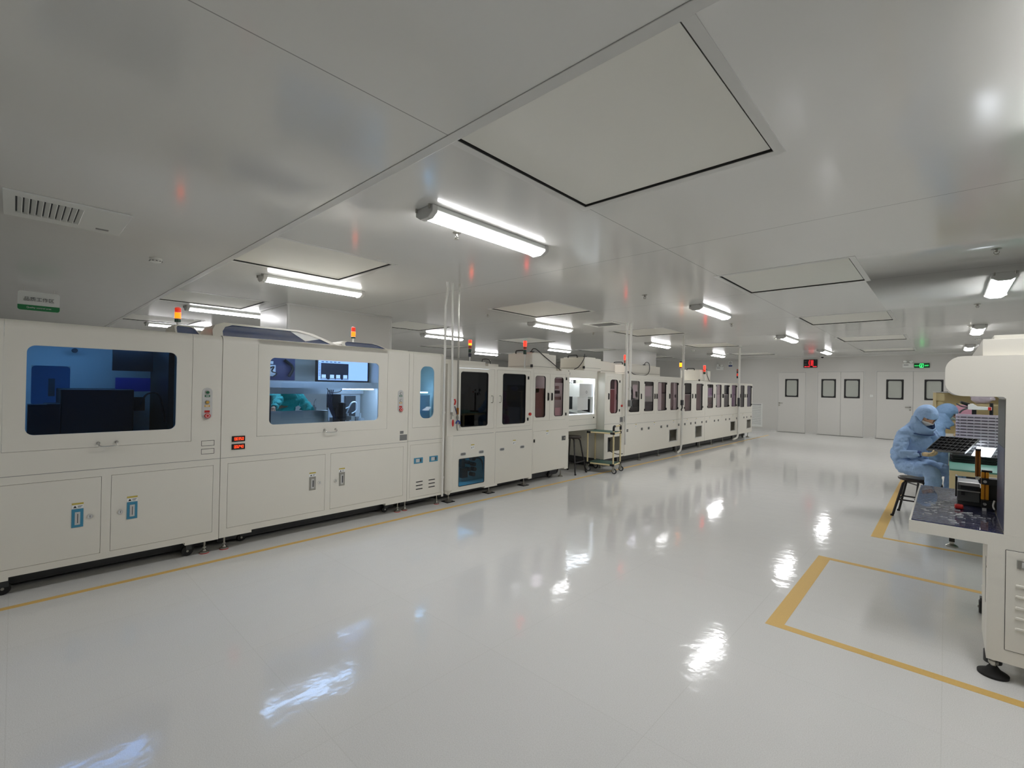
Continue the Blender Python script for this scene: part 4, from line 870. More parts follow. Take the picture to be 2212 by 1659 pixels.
# ----- pipes and poles from the ceiling
def pipe(label, path, r=.014, clips=(), m='pipe', name='ceiling_pipe'):
    t = thing(name, label, 'pipe', (path[-1][0], path[-1][1], path[-1][2]), 'pipes dropping from the ceiling')
    B().tube(path, r, 12, False).build('tube', m, t)
    if clips:
        b = B()
        for y, x, z in clips: b.cyl((x, y, z-.012), (x, y, z+.012), r+.006, n=12)
        b.build('coupling', m, t)
    return t
px = -4.42
pipe('white conduit pipe beside the narrow cabinet, bent near the ceiling', [(px, 3.556, H), (px, 3.572, 2.62), (px, 3.555, 2.52), (px, 3.538, 2.42), (px, 3.538, .12)], .013, [(3.538, px, 1.13), (3.538, px, .35), (3.538, px, 2.15)])
t = pipe('middle white pipe of the three, ending in a red-handled valve', [(px, 3.640, H), (px, 3.664, 1.30)], .013)
o = B().cyl((px, 3.664, 1.19), (px, 3.664, 1.30), .019).cyl((px, 3.664, 1.13), (px, 3.664, 1.19), .017).build('valve_body', 'signwhite', t); B().tube([(px+.02, 3.685, 1.29), (px+.03, 3.692, 1.26), (px+.02, 3.688, 1.22)], .010).build('valve_handle', 'red', o)
o = B().cyl((px, 3.66, 1.10), (px, 3.66, 1.13), .015).tube([(px, 3.66, 1.10), (px+.01, 3.65, 1.07), (px, 3.655, 1.045)], .008).tube([(px, 3.665, 1.10), (px+.01, 3.68, 1.08)], .006).build('hose_nozzle', 'steel', t)
B().ball((px, 3.685, .995), (.008, .018, .045)).build('hanging_tag', 'red', t)
t = pipe('shiny pipe of the three with a brass valve end', [(px, 3.748, H-.0), (px, 3.755, 1.18)], .011, (), 'steel')
B().cyl((px, 3.755, 1.10), (px, 3.755, 1.18), .017).build('brass_valve', 'gold', t); B().cyl((px, 3.755, 1.02), (px, 3.755, 1.10), .013).cyl((px, 3.755, 1.045), (px, 3.755, 1.075), .018, n=6).build('fitting', 'steel', t)
B().tube([(px+.01, 3.725, .985), (px+.012, 3.74, 1.015), (px+.012, 3.77, 1.015), (px+.01, 3.785, .98)], .011).build('hose_collar', mat('blue_collar', (40, 62, 130), .4), t); B().tube([(px, 3.752, 1.0), (px, 3.75, .94), (px+.005, 3.758, .90)], .008).tube([(px, 3.76, 1.0), (px, 3.79, .96), (px, 3.80, .93)], .006).build('hose_nozzle', 'steel', t)
B().tube([(px+.012, 3.70, 1.20), (px+.015, 3.715, 1.15), (px+.012, 3.735, 1.11)], .006).build('lever', mat('dark_blue_lever', (36, 40, 84), .5), t)
pipe('left white pipe of the twin pipes beside the trolley', [(px, 7.90, H), (px, 7.893, .40)], .022, [(7.893, px, 1.75), (7.893, px, 1.80)])
t = pipe('right white pipe of the twin pipes, with an air coupling', [(px, 8.045, H), (px, 8.03, 1.1)], .024, [(8.03, px, 1.45), (8.03, px, 1.9)])
o = B().box(px-.02, px+.03, 8.0, 8.07, 1.12, 1.24).build('air_regulator', 'grey', t); B().tube([(px, 8.03, 1.15), (px+.03, 8.06, 1.1), (px+.02, 8.10, 1.16), (px, 8.16, 1.22)], .012).build('air_hose', 'black', o)
t = pipe('single white pole in front of the machine with four tinted windows', [(px, 10.50, H), (px, 10.44, .17)], .026, [(10.46, px, .9), (10.49, px, 2.3)])
o = B().box(px-.02, px+.03, 10.41, 10.47, 1.1, 1.22).build('air_regulator', 'dgrey', t); B().tube([(px, 10.44, 1.12), (px+.03, 10.40, 1.05), (px+.02, 10.36, 1.0), (px, 10.44, .98)], .012).build('air_hose', 'black', o); B().tube([(px, 10.44, .19), (px, 10.40, .08), (px-.03, 10.30, .02)], .022).build('elbow', 'pipe', t)
t = pipe('farthest white pole before the last machine of the line', [(px, 14.45, H), (px, 14.43, .2)], .030, [(14.44, px, 1.5), (14.44, px, .7)])
o = B().box(px-.02, px+.03, 14.38, 14.46, 1.0, 1.25).build('air_regulator', 'dgrey', t); B().tube([(px, 14.43, .22), (px, 14.33, .1), (px-.03, 14.1, .06)], .025).build('elbow', 'pipe', t)
# ----- stool at the open station
def stool(loc, label, rz=0, h=.62, rb=.20, rt=.13, seatr=.165):
    t = thing('work_stool', label, 'stool', loc, 'black stools')
    x, y = loc[:2]
    B().lathe((x, y, 0), [(seatr-.01, h-.035), (seatr, h-.025), (seatr, h-.008), (seatr-.012, h)], 28).build('seat', 'stool', t)
    P = []
    for k in range(4):
        a = R(45+90*k)+rz; c, s = math.cos(a), math.sin(a); P.append((c, s))
        o = B().tube([(x+c*.04, y+s*.04, h-.045), (x+c*(rt-.02), y+s*(rt-.02), h-.045), (x+c*(rt+.012), y+s*(rt+.012), h-.075), (x+c*rb*1.414*.95, y+s*rb*1.414*.95, .03), (x+c*rb*1.414, y+s*rb*1.414, .0)], .0125, 10, False).build('leg', 'stoolleg', t)
        B().lathe((x+c*rb*1.414, y+s*rb*1.414, 0), [(.016, .0003), (.016, .02)], 10).build('foot_cap', 'rubber', o)
    for z in (.20,):
        f = (h-.07-z)/(h-.07); rad = rt+.01+(rb*1.414-rt)*f; b = B()
        for k in range(4):
            a, d = P[k], P[(k+1) % 4]; b.cyl((x+a[0]*rad, y+a[1]*rad, z), (x+d[0]*rad, y+d[1]*rad, z), .009, n=8)
        b.build('foot_rail', 'stoolleg', t)
    return t
B().box(-4.88, -4.6, 3.95, 4.25, .505, .515).build('bay_fill_lamp', 'ledlow', T4)  # dim lamp added in the lower bay to brighten its teal window
stool((-4.69, 6.56, 0), 'black stool under the open lit station', R(5), .63, .185)
# ----- trolley
t = thing('trolley', 'cream tube trolley with green shelves parked by the machines', 'trolley', (-4.135, 6.99, 0)); t.rotation_euler = (0, 0, R(11))
tx0, tx1, ty0, ty1 = -4.605, -4.135, 6.99, 7.34
for x, y in ((tx0, ty0), (tx0, ty1), (tx1, ty0), (tx1, ty1)):
    o = B().cyl((x, y, .13), (x, y, .80 if x == tx1 else .70), .014, n=12).build('post', 'cream', t)
    B().cyl((x, y, .125), (x, y, .165), .020, n=12).cyl((x, y, .665), (x, y, .705), .020, n=12).build('joint', 'black', o)
for z, nm in ((.145, 'lower_shelf'), (.685, 'top_shelf')):
    o = B().box(tx0+.01, tx1-.01, ty0+.01, ty1-.01, z+.008, z+.02).build(nm, 'shelfgreen', t)
    b = B()
    for y in (ty0, ty1): b.cyl((tx0+.03, y, z), (tx1-.03, y, z), .0135, n=12)
    for x in (tx0, tx1): b.cyl((x, ty0+.03, z), (x, ty1-.03, z), .0135, n=12)
    b.build('shelf_rail', 'cream', o)
    b = B()
    for x, s in ((tx0, 1), (tx1, -1)):
        for y, s2 in ((ty0, 1), (ty1, -1)): b.cyl((x-.012*s, y, z), (x+.055*s, y, z), .019, n=12)
    b.build('rail_joint', 'black', o)
B().cyl((tx1, ty0+.03, .805), (tx1, ty1-.03, .805), .0135, n=12).build('push_handle', 'cream', t)
B().tube([(tx1, ty0, .73), (tx1, ty0, .79), (tx1, ty0+.03, .806), (tx1, ty0+.06, .806)], .02).tube([(tx1, ty1, .73), (tx1, ty1, .79), (tx1, ty1-.03, .806), (tx1, ty1-.05, .806)], .02).build('handle_elbow', 'black', t)
for x, y in ((tx0, ty0), (tx0, ty1), (tx1, ty0), (tx1, ty1)):
    o = B().cyl((x+.02, y-.011, .0455), (x+.02, y+.011, .0455), .045, n=22).build('caster_wheel', 'dgrey', t, bevel=.004)
    B().cyl((x+.02, y-.013, .045), (x+.02, y+.013, .045), .026, n=16).build('wheel_hub', 'clear', o); B().box(x-.012, x+.026, y-.018, y-.014, .04, .115).box(x-.012, x+.026, y+.014, y+.018, .04, .115).box(x-.02, x+.026, y-.018, y+.018, .11, .125).build('caster_fork', 'steel', o)
# ---------------------------------------------------------------- right-hand machine with the C-shaped head
YF2 = 3.45; YB2 = 4.82
t = thing('dispensing_machine', 'white C-shaped machine with blue film table at the right edge', 'machine', (.6, 4.1, 0))
b = B()
x9 = 1.55
# head with a rounded nose, column and apron as one front profile
head = [(x9, 1.667), (.075, 1.667)]+[(.067-.072*math.sin(R(a)), 1.595+.072*math.cos(R(a))) for a in range(0, 91, 10)]+[(.067-.072*math.cos(R(a)), 1.526-.072*math.sin(R(a))) for a in range(0, 91, 10)]+[(.215, 1.4535), (.2235, 1.445), (.2225, .7525), (x9, .7525)]
b.xz(head, YF2, YF2+.45)
nose = [(x9, 1.667), (.075, 1.667)]+[(.067-.072*math.sin(R(a)), 1.595+.072*math.cos(R(a))) for a in range(0, 91, 10)]+[(.067-.072*math.cos(R(a)), 1.526-.072*math.sin(R(a))) for a in range(0, 91, 10)]+[(.30, 1.4535), (x9, 1.4535)]
b.xz(nose, YF2+.45, YB2)
b.box(.60, x9, YF2+.4505, YB2, .7525, 1.453)
b.build('upper_body', 'white', t, bevel=.004)
B().box(.2216, .2224, YF2+.02, YF2+.445, 1.19, 1.44).build('inner_side_panel', 'greymetal', t); B().box(.2210, .2222, YF2+.02, YF2+.445, .765, 1.188).build('side_film_reflection', mat('film_reflection_blue', (70, 76, 104), .3), t)  # lower blue tone paints the table film's reflection on this side
b = B(); b.xz([(-.146, .690), (-.146, .752), (x9, .752), (x9, .105), (.165, .105), (.165, .690)], YF2, 3.86); b.xz([(-.146, .690), (-.146, .752), (x9, .752), (x9, .105), (.32, .105), (.32, .690)], 3.8605, YB2); b.box(.192, .3195, 4.40, 4.56, .105, .16); b.build('base_cabinet', 'white', t)
B().box(-.136, .2215, YF2+.012, YB2-.01, .7522, .7575).build('table_film', 'film', t)
XF_ = YF2
def fdoor():
    d = B().xz(rr(.2305, 1.2, .1755, .678, .002), YF2-.004, YF2).build('door', 'white', t, bevel=.001)
    B().ringxz(rr(.2285, 1.202, .1735, .680, .003), rr(.2305, 1.2, .1755, .678, .002), YF2-.002, YF2).build('door_seal', 'rubber', d)
    o = B().box(.268, .36, YF2-.010, YF2-.004, .596, .640).build('latch', 'steel', d, bevel=.002); B().box(.285, .35, YF2-.0115, YF2-.010, .605, .632).build('latch_lever', 'clear', o)
    for z in (.509, .455, .399, .347, .294):
        B().xz([(p[0], p[1]) for p in rr(.264, .80, z-.006, z+.007, .006)], YF2-.013, YF2-.004).build('vent_louvre', 'white', d, bevel=.003)
fdoor()
B().box(.1642, .165, YF2+.1, YF2+.13, .36, .60).build('side_slot', 'grey', t); B().cyl((.161, YF2+.06, .56), (.165, YF2+.06, .56), .006).build('side_screw', 'steel', t)
o = B().cyl((.195, 3.52, .05), (.195, 3.52, .108), .011).cyl((.195, 3.52, .06), (.195, 3.52, .075), .020, n=6).build('levelling_foot', 'steel', t)
B().lathe((.195, 3.52, 0), [(.060, .0003), (.061, .012), (.030, .030), (.016, .050)], 26).build('foot_pad', 'rubber', o); B().cyl((.195, 3.56, .05), (.195, 3.56, .106), .036).build('foot_socket', 'black', t)
o = B().cyl((.175, 4.45, .045), (.215, 4.45, .045), .044, n=20).build('caster', 'black', t, bevel=.004); B().cyl((.170, 4.45, .045), (.175, 4.45, .045), .010).build('axle_cap', 'steel', o); B().box(.18, .21, 4.43, 4.48, .06, .106).build('caster_fork', 'dgrey', o)
B().box(.138, x9, YF2+.05, YB2, 1.6675, 1.757).box(.183, x9, YF2+.12, YB2, 1.757, 1.782).build('roof_box', 'white', t, bevel=.003)
B().cyl((.19, 4.1, 1.782), (.19, 4.1, 1.81), .006).ball((.20, 4.2, 1.80), .012).build('roof_fitting', 'steel', t)
# gantry standing on the table
t = thing('table_gantry', 'grey and black slide gantry with orange posts on the blue table', 'gantry', (.17, 4.2, .7575))
B().box(.06, .30, 4.16, 4.36, .7576, .79).box(.058, .16, 4.10, 4.34, .79, .905).box(.158, .29, 4.14, 4.34, .79, .88).build('slide_block', 'greymetal', t, bevel=.003)
B().box(.064, .158, 4.08, 4.102, .893, .912).build('rail', 'alu', t); B().box(.056, .16, 4.09, 4.10, .855, .862).build('rail', 'alu', t); B().box(.072, .155, 4.075, 4.10, .872, .892).build('cover', 'black', t); B().box(.075, .092, 4.08, 4.101, .832, .852).build('cover', 'black', t); B().box(.05, .06, 4.2, 4.3, .80, .93).build('cover', 'black', t)
for x0, x1, z0, z1, y, mn in ((.137, .162, .955, 1.115, 4.10, 'gold'), (.163, .196, .822, .990, 4.06, 'orange')):
    o = B().box(x0, x0+(x1-x0)*.42, y, y+.025, z0, z1).box(x1-(x1-x0)*.40, x1, y, y+.025, z0, z1).box(x0, x1, y+.012, y+.03, z0, z1).build('post', mn, t, bevel=.0015)
B().box(.137, .163, 4.095, 4.13, 1.115, 1.126).build('post_cap', 'black', t); B().box(.164, .21, 4.06, 4.09, .99, 1.002).build('post_cap', 'black', t)
B().box(.163, .30, 4.035, 4.06, .918, .955).box(.163, .30, 4.035, 4.06, .775, .82).box(.196, .30, 4.08, 4.12, .775, .955).build('clamp_bar', 'black', t, bevel=.001)
for z in (.936, .80): B().cyl((.178, 4.030, z), (.178, 4.035, z), .0085, n=12).build('screw', 'chrome', t)
B().cyl((.148, 4.09, .945), (.148, 4.12, .945), .010).build('knob', 'chrome', t)
B().box(.168, .186, 4.035, 4.055, .7576, .776).build('stop_block', 'clear', t); B().tube([(.218, 4.02, .83), (.212, 4.01, .80), (.218, 4.0, .78)], .004).build('cable_loop', 'clear', t)
b = B(); q = random.Random(3)  # white flecks modelled in place of glints on the crinkled film
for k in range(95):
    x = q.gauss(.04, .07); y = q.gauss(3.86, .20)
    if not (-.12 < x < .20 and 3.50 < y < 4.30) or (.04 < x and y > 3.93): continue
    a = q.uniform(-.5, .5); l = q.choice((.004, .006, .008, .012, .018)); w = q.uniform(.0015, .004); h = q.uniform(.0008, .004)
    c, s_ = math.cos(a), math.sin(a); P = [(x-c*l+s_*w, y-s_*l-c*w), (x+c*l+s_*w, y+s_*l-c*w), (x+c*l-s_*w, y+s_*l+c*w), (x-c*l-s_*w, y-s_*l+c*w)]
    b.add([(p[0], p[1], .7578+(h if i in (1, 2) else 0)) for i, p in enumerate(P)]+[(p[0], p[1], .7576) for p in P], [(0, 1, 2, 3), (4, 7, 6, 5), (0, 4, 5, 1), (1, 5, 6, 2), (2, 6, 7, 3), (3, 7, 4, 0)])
o = tag(b.build('glint_flecks', 'signwhite', None, (.04, 3.86, .7577)), 'small white glint scraps scattered over the blue film table', 'flecks'); o['kind'] = 'stuff'
tag(B().box(.045, .085, 3.98, 4.03, .758, .782).build('red_handle', 'red', None, (.065, 4.0, .758), bevel=.006), 'small red handle lying on the blue film table', 'tool')
# ---------------------------------------------------------------- desk and what stands on it
t = thing('workbench', 'cream framed workbench with a green top in front of the seated worker', 'workbench', (.6, 8.0, 0))
B().box(.03, 1.30, 6.15, 9.0, .735, .75).build('bench_top', 'teal', t, bevel=.002)
b = B().box(.03, 1.30, 6.155, 6.195, .690, .7345).box(.03, 1.30, 8.95, 8.99, .690, .7345).box(.03, .07, 6.195, 8.95, .690, .7345).box(1.26, 1.30, 6.195, 8.95, .690, .7345); b.build('bench_frame', 'cream', t)
for x, y in ((.055, 6.18), (1.27, 6.18), (.055, 7.9), (1.27, 7.9), (.055, 8.96), (1.27, 8.96)):
    o = B().box(x-.025, x+.025, y-.025, y+.025, .20, .69).build('leg', 'cream', t, bevel=.003); B().box(x-.02, x+.02, y-.02, y+.02, .05, .20).build('leg_extension', 'black', o); B().lathe((x, y, 0), [(.045, .0003), (.045, .012), (.018, .03), (.014, .05)], 18).build('foot_pad', 'steel', o)
B().box(.2, 1.25, 8.4, 8.42, .10, .69).build('modesty_panel', 'navy', t)
def tray(x0, x1, y0, y1, z, h, m, label, grp, name):
    t = thing(name, label, 'tray', ((x0+x1)/2, (y0+y1)/2, z), grp)
    b = B().ringxy(rr(x0, x1, y0, y1, .025), rr(x0+.012, x1-.012, y0+.012, y1-.012, .018), z+h*.38, z+h*.98)
    b.build('rim', m, t); b = B(); b.xy(rr(x0+.016, x1-.016, y0+.016, y1-.016, .018), z, z+h*.5); b.build('shell', 'trayshade' if m == 'traygrey' else m, t)  # darker shell colour paints the shade in the recess below each rim
    b = B()
    for k in range(6): b.box(x0+.03+k*(x1-x0-.08)/5, x0+.04+k*(x1-x0-.08)/5, y0+.004, y0+.018, z+h*.05, z+h*.6)
    b.build('rib', m, t); return t
m0 = None
for k in range(3):
    z = .7502+k*.026
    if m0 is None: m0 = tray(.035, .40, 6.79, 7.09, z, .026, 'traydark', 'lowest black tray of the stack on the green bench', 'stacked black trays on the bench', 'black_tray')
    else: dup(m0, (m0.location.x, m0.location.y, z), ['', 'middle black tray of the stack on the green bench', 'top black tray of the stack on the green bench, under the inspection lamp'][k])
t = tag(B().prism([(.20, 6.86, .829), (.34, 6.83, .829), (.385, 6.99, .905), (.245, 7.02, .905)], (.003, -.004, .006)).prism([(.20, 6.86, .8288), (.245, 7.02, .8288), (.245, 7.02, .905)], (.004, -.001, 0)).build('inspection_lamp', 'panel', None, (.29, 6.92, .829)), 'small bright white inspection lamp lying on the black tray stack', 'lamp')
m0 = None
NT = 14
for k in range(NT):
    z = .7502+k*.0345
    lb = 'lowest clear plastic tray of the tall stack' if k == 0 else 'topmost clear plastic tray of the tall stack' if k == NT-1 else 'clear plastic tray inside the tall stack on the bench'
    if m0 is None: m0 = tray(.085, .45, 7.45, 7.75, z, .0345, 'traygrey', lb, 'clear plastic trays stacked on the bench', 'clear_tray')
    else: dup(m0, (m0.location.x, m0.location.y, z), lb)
tag(B().box(.462, .485, 7.5, 7.7, .7502, 1.25).build('tray_stand', 'black', None, (.47, 7.6, .75), bevel=.003), 'black upright bar right of the clear tray stack', 'stand')
# shelf unit behind the workers
t = thing('shelf_unit', 'cream shelf unit with a board back behind the workers', 'shelf', (.5, 10.6, 0))
for x in (-.14, 1.3):
    for y in (10.45, 10.85): B().box(x-.02, x+.02, y-.02, y+.02, 0, 1.49).build('post', 'cream', t)
B().box(-.12, 1.28, 10.86, 10.88, .8, 1.49).build('back_board', 'beige', t); B().box(-.16, 1.32, 10.43, 10.89, 1.49, 1.505).build('top_board', 'clear', t)
B().box(-.12, 1.28, 10.45, 10.85, 1.0, 1.02).build('middle_shelf', 'beige', t); B().box(-.12, -.02, 10.44, 10.46, 1.36, 1.48).box(-.11, -.04, 10.46, 10.47, 1.2, 1.34).build('corner_bracket', 'beige', t)
b = B(); b.box(-.07, .02, 10.46, 10.54, 1.5052, 1.511).tube([(.02, 10.5, 1.512), (.08, 10.55, 1.520), (.12, 10.5, 1.512)], .006)
tag(b.build('cable_coil', 'black', None, (0, 10.5, 1.505)), 'black cable and clip lying on top of the cream shelf unit', 'cable')
t = thing('microscope', 'black and white microscope standing on the bench behind the clear trays', 'microscope', (.36, 9.25, .7502))
MS = B().box(.22, .50, 9.15, 9.40, .7503, .78).cyl((.46, 9.3, .78), (.46, 9.3, 1.36), .018).build('stand', 'black', t)
B().prism([(.24, 9.2, 1.27), (.46, 9.2, 1.27), (.46, 9.2, 1.31), (.33, 9.2, 1.315), (.285, 9.2, 1.35), (.24, 9.2, 1.335)], (0, .09, 0)).build('head', 'signwhite', t, bevel=.004)
B().cyl((.25, 9.24, 1.33), (.17, 9.20, 1.365), .022, .017).cyl((.30, 9.24, 1.27), (.30, 9.24, 1.2), .022).build('eyepiece', 'black', t)
B().tube([(.24, 9.22, 1.30), (.18, 9.2, 1.31), (.13, 9.2, 1.345)], .008).tube([(.24, 9.22, 1.29), (.19, 9.2, 1.26), (.16, 9.2, 1.22)], .010).build('cable', 'dgrey', t)
B().cyl((.44, 9.2, 1.27), (.44, 9.2, 1.31), .016).build('red_knob', 'red', t)
t.location = (.33, 8.6, .7502); W[t.name] = Vector(t.location)
t = tag(B().ball((.40, 10.2, 1.40), (.13, .08, .07), tf=lambda p: p*(1+.18*math.sin(p.x*60+p.z*40)*math.cos(p.y*50))).build('plastic_bag', 'traygrey', None, (.40, 10.2, 1.3)), 'crumpled clear plastic bag on the upper right of the cream shelf', 'bag')
tag(B().box(.15, .9, 10.12, 10.42, 1.30, 1.325).box(.2, .24, 10.3, 10.34, 0, 1.30).box(.84, .88, 10.3, 10.34, 0, 1.30).build('riser_shelf', 'beige', None, (.5, 10.3, 1.3)), 'cream riser shelf under the crumpled plastic bag', 'shelf')
# ---------------------------------------------------------------- people
def skin(joints, edges, sub=2):
    """grow one continuous surface round a skeleton; returns (verts, faces)"""
    names = list(joints); me = bpy.data.meshes.new('skeleton')
    me.from_pydata([joints[n][0] for n in names], [(names.index(a), names.index(b_)) for a, b_ in edges], [])
    o = bpy.data.objects.new('skeleton', me); C.objects.link(o)
    o.modifiers.new('skin', 'SKIN').use_smooth_shade = True
    for i, n in enumerate(names):
        r = joints[n][1]; me.skin_vertices[0].data[i].radius = (r, r) if not hasattr(r, '__len__') else r
        me.skin_vertices[0].data[i].use_root = (i == 0)
    m = o.modifiers.new('sub', 'SUBSURF'); m.levels = sub; m.render_levels = sub
    bpy.context.view_layer.update(); dg = bpy.context.evaluated_depsgraph_get()
    ev = bpy.data.meshes.new_from_object(o.evaluated_get(dg))
    v = [tuple(p.co) for p in ev.vertices]; f = [tuple(p.vertices) for p in ev.polygons]
    bpy.data.objects.remove(o); bpy.data.meshes.remove(ev)
    return v, f
def folds(v, f):
    """loose cloth: shallow creases that run across the limbs and bunch at the bends"""
    from mathutils import noise
    me = bpy.data.meshes.new('cloth'); me.from_pydata(v, [], f); me.update(); out = []
    for p in me.vertices:
        c, n = p.co, p.normal
        a = noise.noise(Vector((c.x*7+c.z*5, c.y*6, c.z*13-c.x*6))); d = noise.noise(c*22)
        out.append(tuple(c+n*(.006-.019*(1-min(1, abs(a)*3.0))**2+.0015*d)))
    bpy.data.meshes.remove(me); return out, f
def hand(b, w, d, n, side, curl=.5, s=1.0):
    """palm and five fingers; w wrist, d pointing along the hand, n back of the hand, side +1 when the thumb lies towards d x n"""
    w = Vector(w); d = Vector(d).normalized(); n = Vector(n); n = (n-d*n.dot(d)).normalized(); a = d.cross(n)*side
    J = {'w': (w, .023*s), 'p': (w+d*.045*s, .027*s), 'q': (w+d*.075*s, .026*s)}; E = [('w', 'p'), ('p', 'q')]
    v, f = skin(J, E, 2); b.add(v, f)
    for k, (off, ln) in enumerate(((.030, .070), (.010, .078), (-.011, .072), (-.030, .056))):
        p0 = w+d*.06*s+a*off*.8*s; p1 = w+d*.092*s+a*off*s; c = curl+.06*k
        d1 = (d*math.cos(c)-n*math.sin(c)); p2 = p1+d1*ln*.5*s; d2 = (d*math.cos(c*2.1)-n*math.sin(c*2.1)); p3 = p2+d2*ln*.45*s
        v, f = skin({'a': (p0, .011*s), 'b': (p1, .0105*s), 'c': (p2, .0095*s), 'd': (p3, .0075*s)}, [('a', 'b'), ('b', 'c'), ('c', 'd')], 1); b.add(v, f)
    t0 = w+d*.025*s+a*.022*s; t1 = w+d*.05*s+a*.052*s-n*.006*s; t2 = t1+(d*.8+a*.35-n*.4).normalized()*.032*s; t3 = t2+(d*.95-n*.3).normalized()*.024*s
    v, f = skin({'a': (t0, .014*s), 'b': (t1, .012*s), 'c': (t2, .0105*s), 'd': (t3, .008*s)}, [('a', 'b'), ('b', 'c'), ('c', 'd')], 1); b.add(v, f)
def person(label, origin, rz, suit, elbowR, handR, elbowL, handL, tilt=30, hood='suit', mask=True, lean=0.0, seat=.50, headyaw=0, bare=False, trimmed=True):
    t = thing('person', label, 'person', origin)
    T = Matrix.Translation(Vector(origin)) @ Matrix.Rotation(rz, 4, 'Z')
    s = seat-.50; L = lean
    J = dict(pel=((-.02, 0, .625+s), .185), wai=((-.01+L*.3, 0, .75+s), .172), che=((.03+L*.7, 0, .89+s), .168), upp=((.07+L, 0, 1.0+s), .12), nec=((.115+L, 0, 1.075+s), .062),
             shR=((.06+L, -.17, .985+s), .086), shL=((.06+L, .17, .985+s), .086), elR=(elbowR, .064), elL=(elbowL, .064), wrR=(handR, .042), wrL=(handL, .042),
             hiR=((.06, -.095, .595+s), .105), hiL=((.06, .095, .595+s), .105), knR=((.42, -.125, .585+s), .082), knL=((.42, .125, .585+s), .082),
             anR=((.34, -.12, .12), .058), anL=((.34, .12, .12), .058))
    E = [('pel', 'wai'), ('wai', 'che'), ('che', 'upp'), ('upp', 'nec'), ('upp', 'shR'), ('upp', 'shL'), ('shR', 'elR'), ('shL', 'elL'), ('elR', 'wrR'), ('elL', 'wrL'), ('pel', 'hiR'), ('pel', 'hiL'), ('hiR', 'knR'), ('hiL', 'knL'), ('knR', 'anR'), ('knL', 'anL')]
    hc = Vector((.165+L*1.15, 0, 1.20+s)); HM = Matrix.Translation(hc) @ Matrix.Rotation(R(headyaw), 4, 'Z') @ Matrix.Rotation(R(tilt), 4, 'Y')
    # body: skin under the clothes, head with nose, brow and cheeks
    b = B(); v, f = skin({k: (p, r*.6) for k, (p, r) in J.items()}, E, 1); b.add(v, f)
    def face(p):
        x, y, z = p
        if x > 0:
            u = max(0, 1-((y/.020)**2+((z+.012)/.038)**2)); x += .030*u*(.6+.4*(z < -.012))
            e = max(0, 1-(((abs(y)-.033)/.022)**2+((z-.020)/.016)**2)); x -= .012*e
            r_ = max(0, 1-((abs(y)/.07)**2*.6+((z-.048)/.018)**2)); x += .006*r_
            c = max(0, 1-(((abs(y)-.045)/.03)**2+((z+.02)/.03)**2)); x += .004*c
            m = max(0, 1-((y/.03)**2+((z+.058)/.018)**2)); x += .004*m
            if z < -.07: x *= .93; y *= .85
        return Vector((x, y, z))
    h = B().ball((0, 0, 0), (.092, .074, .115), 36, 26, face); h.move(HM); b.add(h.v, h.f)
    b.move(T); b.build('body', 'skin', t, smooth=80)
    b = B()
    for sgn in (-1, 1): b.ball((.083, sgn*.034, .016), (.007, .015, .0045), 10, 6)
    b.move(T @ HM).build('eye', 'brow', t); b = B()
    for sgn in (-1, 1): b.tube([(.088, sgn*.014, .038), (.090, sgn*.034, .045), (.080, sgn*.054, .038)], .0038, 6)
    b.move(T @ HM).build('eyebrow', 'brow', t)
    # coverall
    b = B(); v, f = folds(*skin(J, E, 3)); b.add(v, f); b.move(T); b.build('coverall', suit, t, smooth=80)
    # hood with a face opening and a shoulder drape
    b = B(); n, m = 40, 26; rx, ry, rz_ = .118, .100, .138; V = []; F = []
    for j in range(m+1):
        ph = math.pi*j/m*.86
        for i in range(n):
            a = 2*math.pi*i/n; k = 1+.018*math.sin(5*a+3*ph)
            V.append(Vector((rx*math.sin(ph)*math.cos(a)*k, ry*math.sin(ph)*math.sin(a)*k, rz_*math.cos(ph))))
    for j in range(m):
        for i in range(n):
            q = (j*n+i, (j+1)*n+i, (j+1)*n+(i+1)%n, j*n+(i+1)%n); c = sum((V[k] for k in q), Vector())/4
            if c.x > .03 and c.z < .036 and abs(c.y) < .078: continue
            F.append(q)
    b.add(V, F); b.move(HM); o = len(b.v)
    P = [(hc.x-.022, .101, 1.195+s, .108), (hc.x-.035, .114, 1.12+s, .118), (.085+L, .135, 1.06+s, .128), (.075+L, .165, 1.02+s, .142)]
    V = []
    for (cx, ry2, z, rx2), dr in zip(P, (.145, .09, .055, .04)):
        for i in range(n):
            a = 2*math.pi*i/n; V.append((cx+rx2*math.cos(a), ry2*math.sin(a), z-dr*max(0, math.cos(a))))
    b.add(V, [(j*n+i, (j+1)*n+i, (j+1)*n+(i+1)%n, j*n+(i+1)%n) for j in range(3) for i in range(n)])
    ho = b.move(T).build('hood', hood, t, smooth=80)
    md = ho.modifiers.new('cloth', 'SOLIDIFY'); md.thickness = .006
    if trimmed:
        b = B().tube([(.075+L+.143*math.cos(R(a)), .166*math.sin(R(a)), 1.019+s-.04*max(0, math.cos(R(a)))) for a in range(0, 361, 20)], .005, 6); b.move(T).build('collar_piping', 'trim', t)
    if mask:
        b = B(); n, m = 40, 26; V = []; F = []
        for j in range(m+1):
            ph = math.pi*j/m
            for i in range(n):
                a = 2*math.pi*i/n; p = face(Vector((.092*math.sin(ph)*math.cos(a), .074*math.sin(ph)*math.sin(a), .115*math.cos(ph)))); V.append(p*1.07+Vector((.006, 0, 0)))
        for j in range(m):
            for i in range(n):
                q = (j*n+i, (j+1)*n+i, (j+1)*n+(i+1)%n, j*n+(i+1)%n); c = sum((V[k] for k in q), Vector())/4
                if c.x > .008 and -.122 < c.z < -.018+.25*max(0, .04-abs(c.y))*.5: F.append(q)
        b.add(V, F); mo = b.move(T @ HM).build('face_mask', 'mask', t, smooth=80)
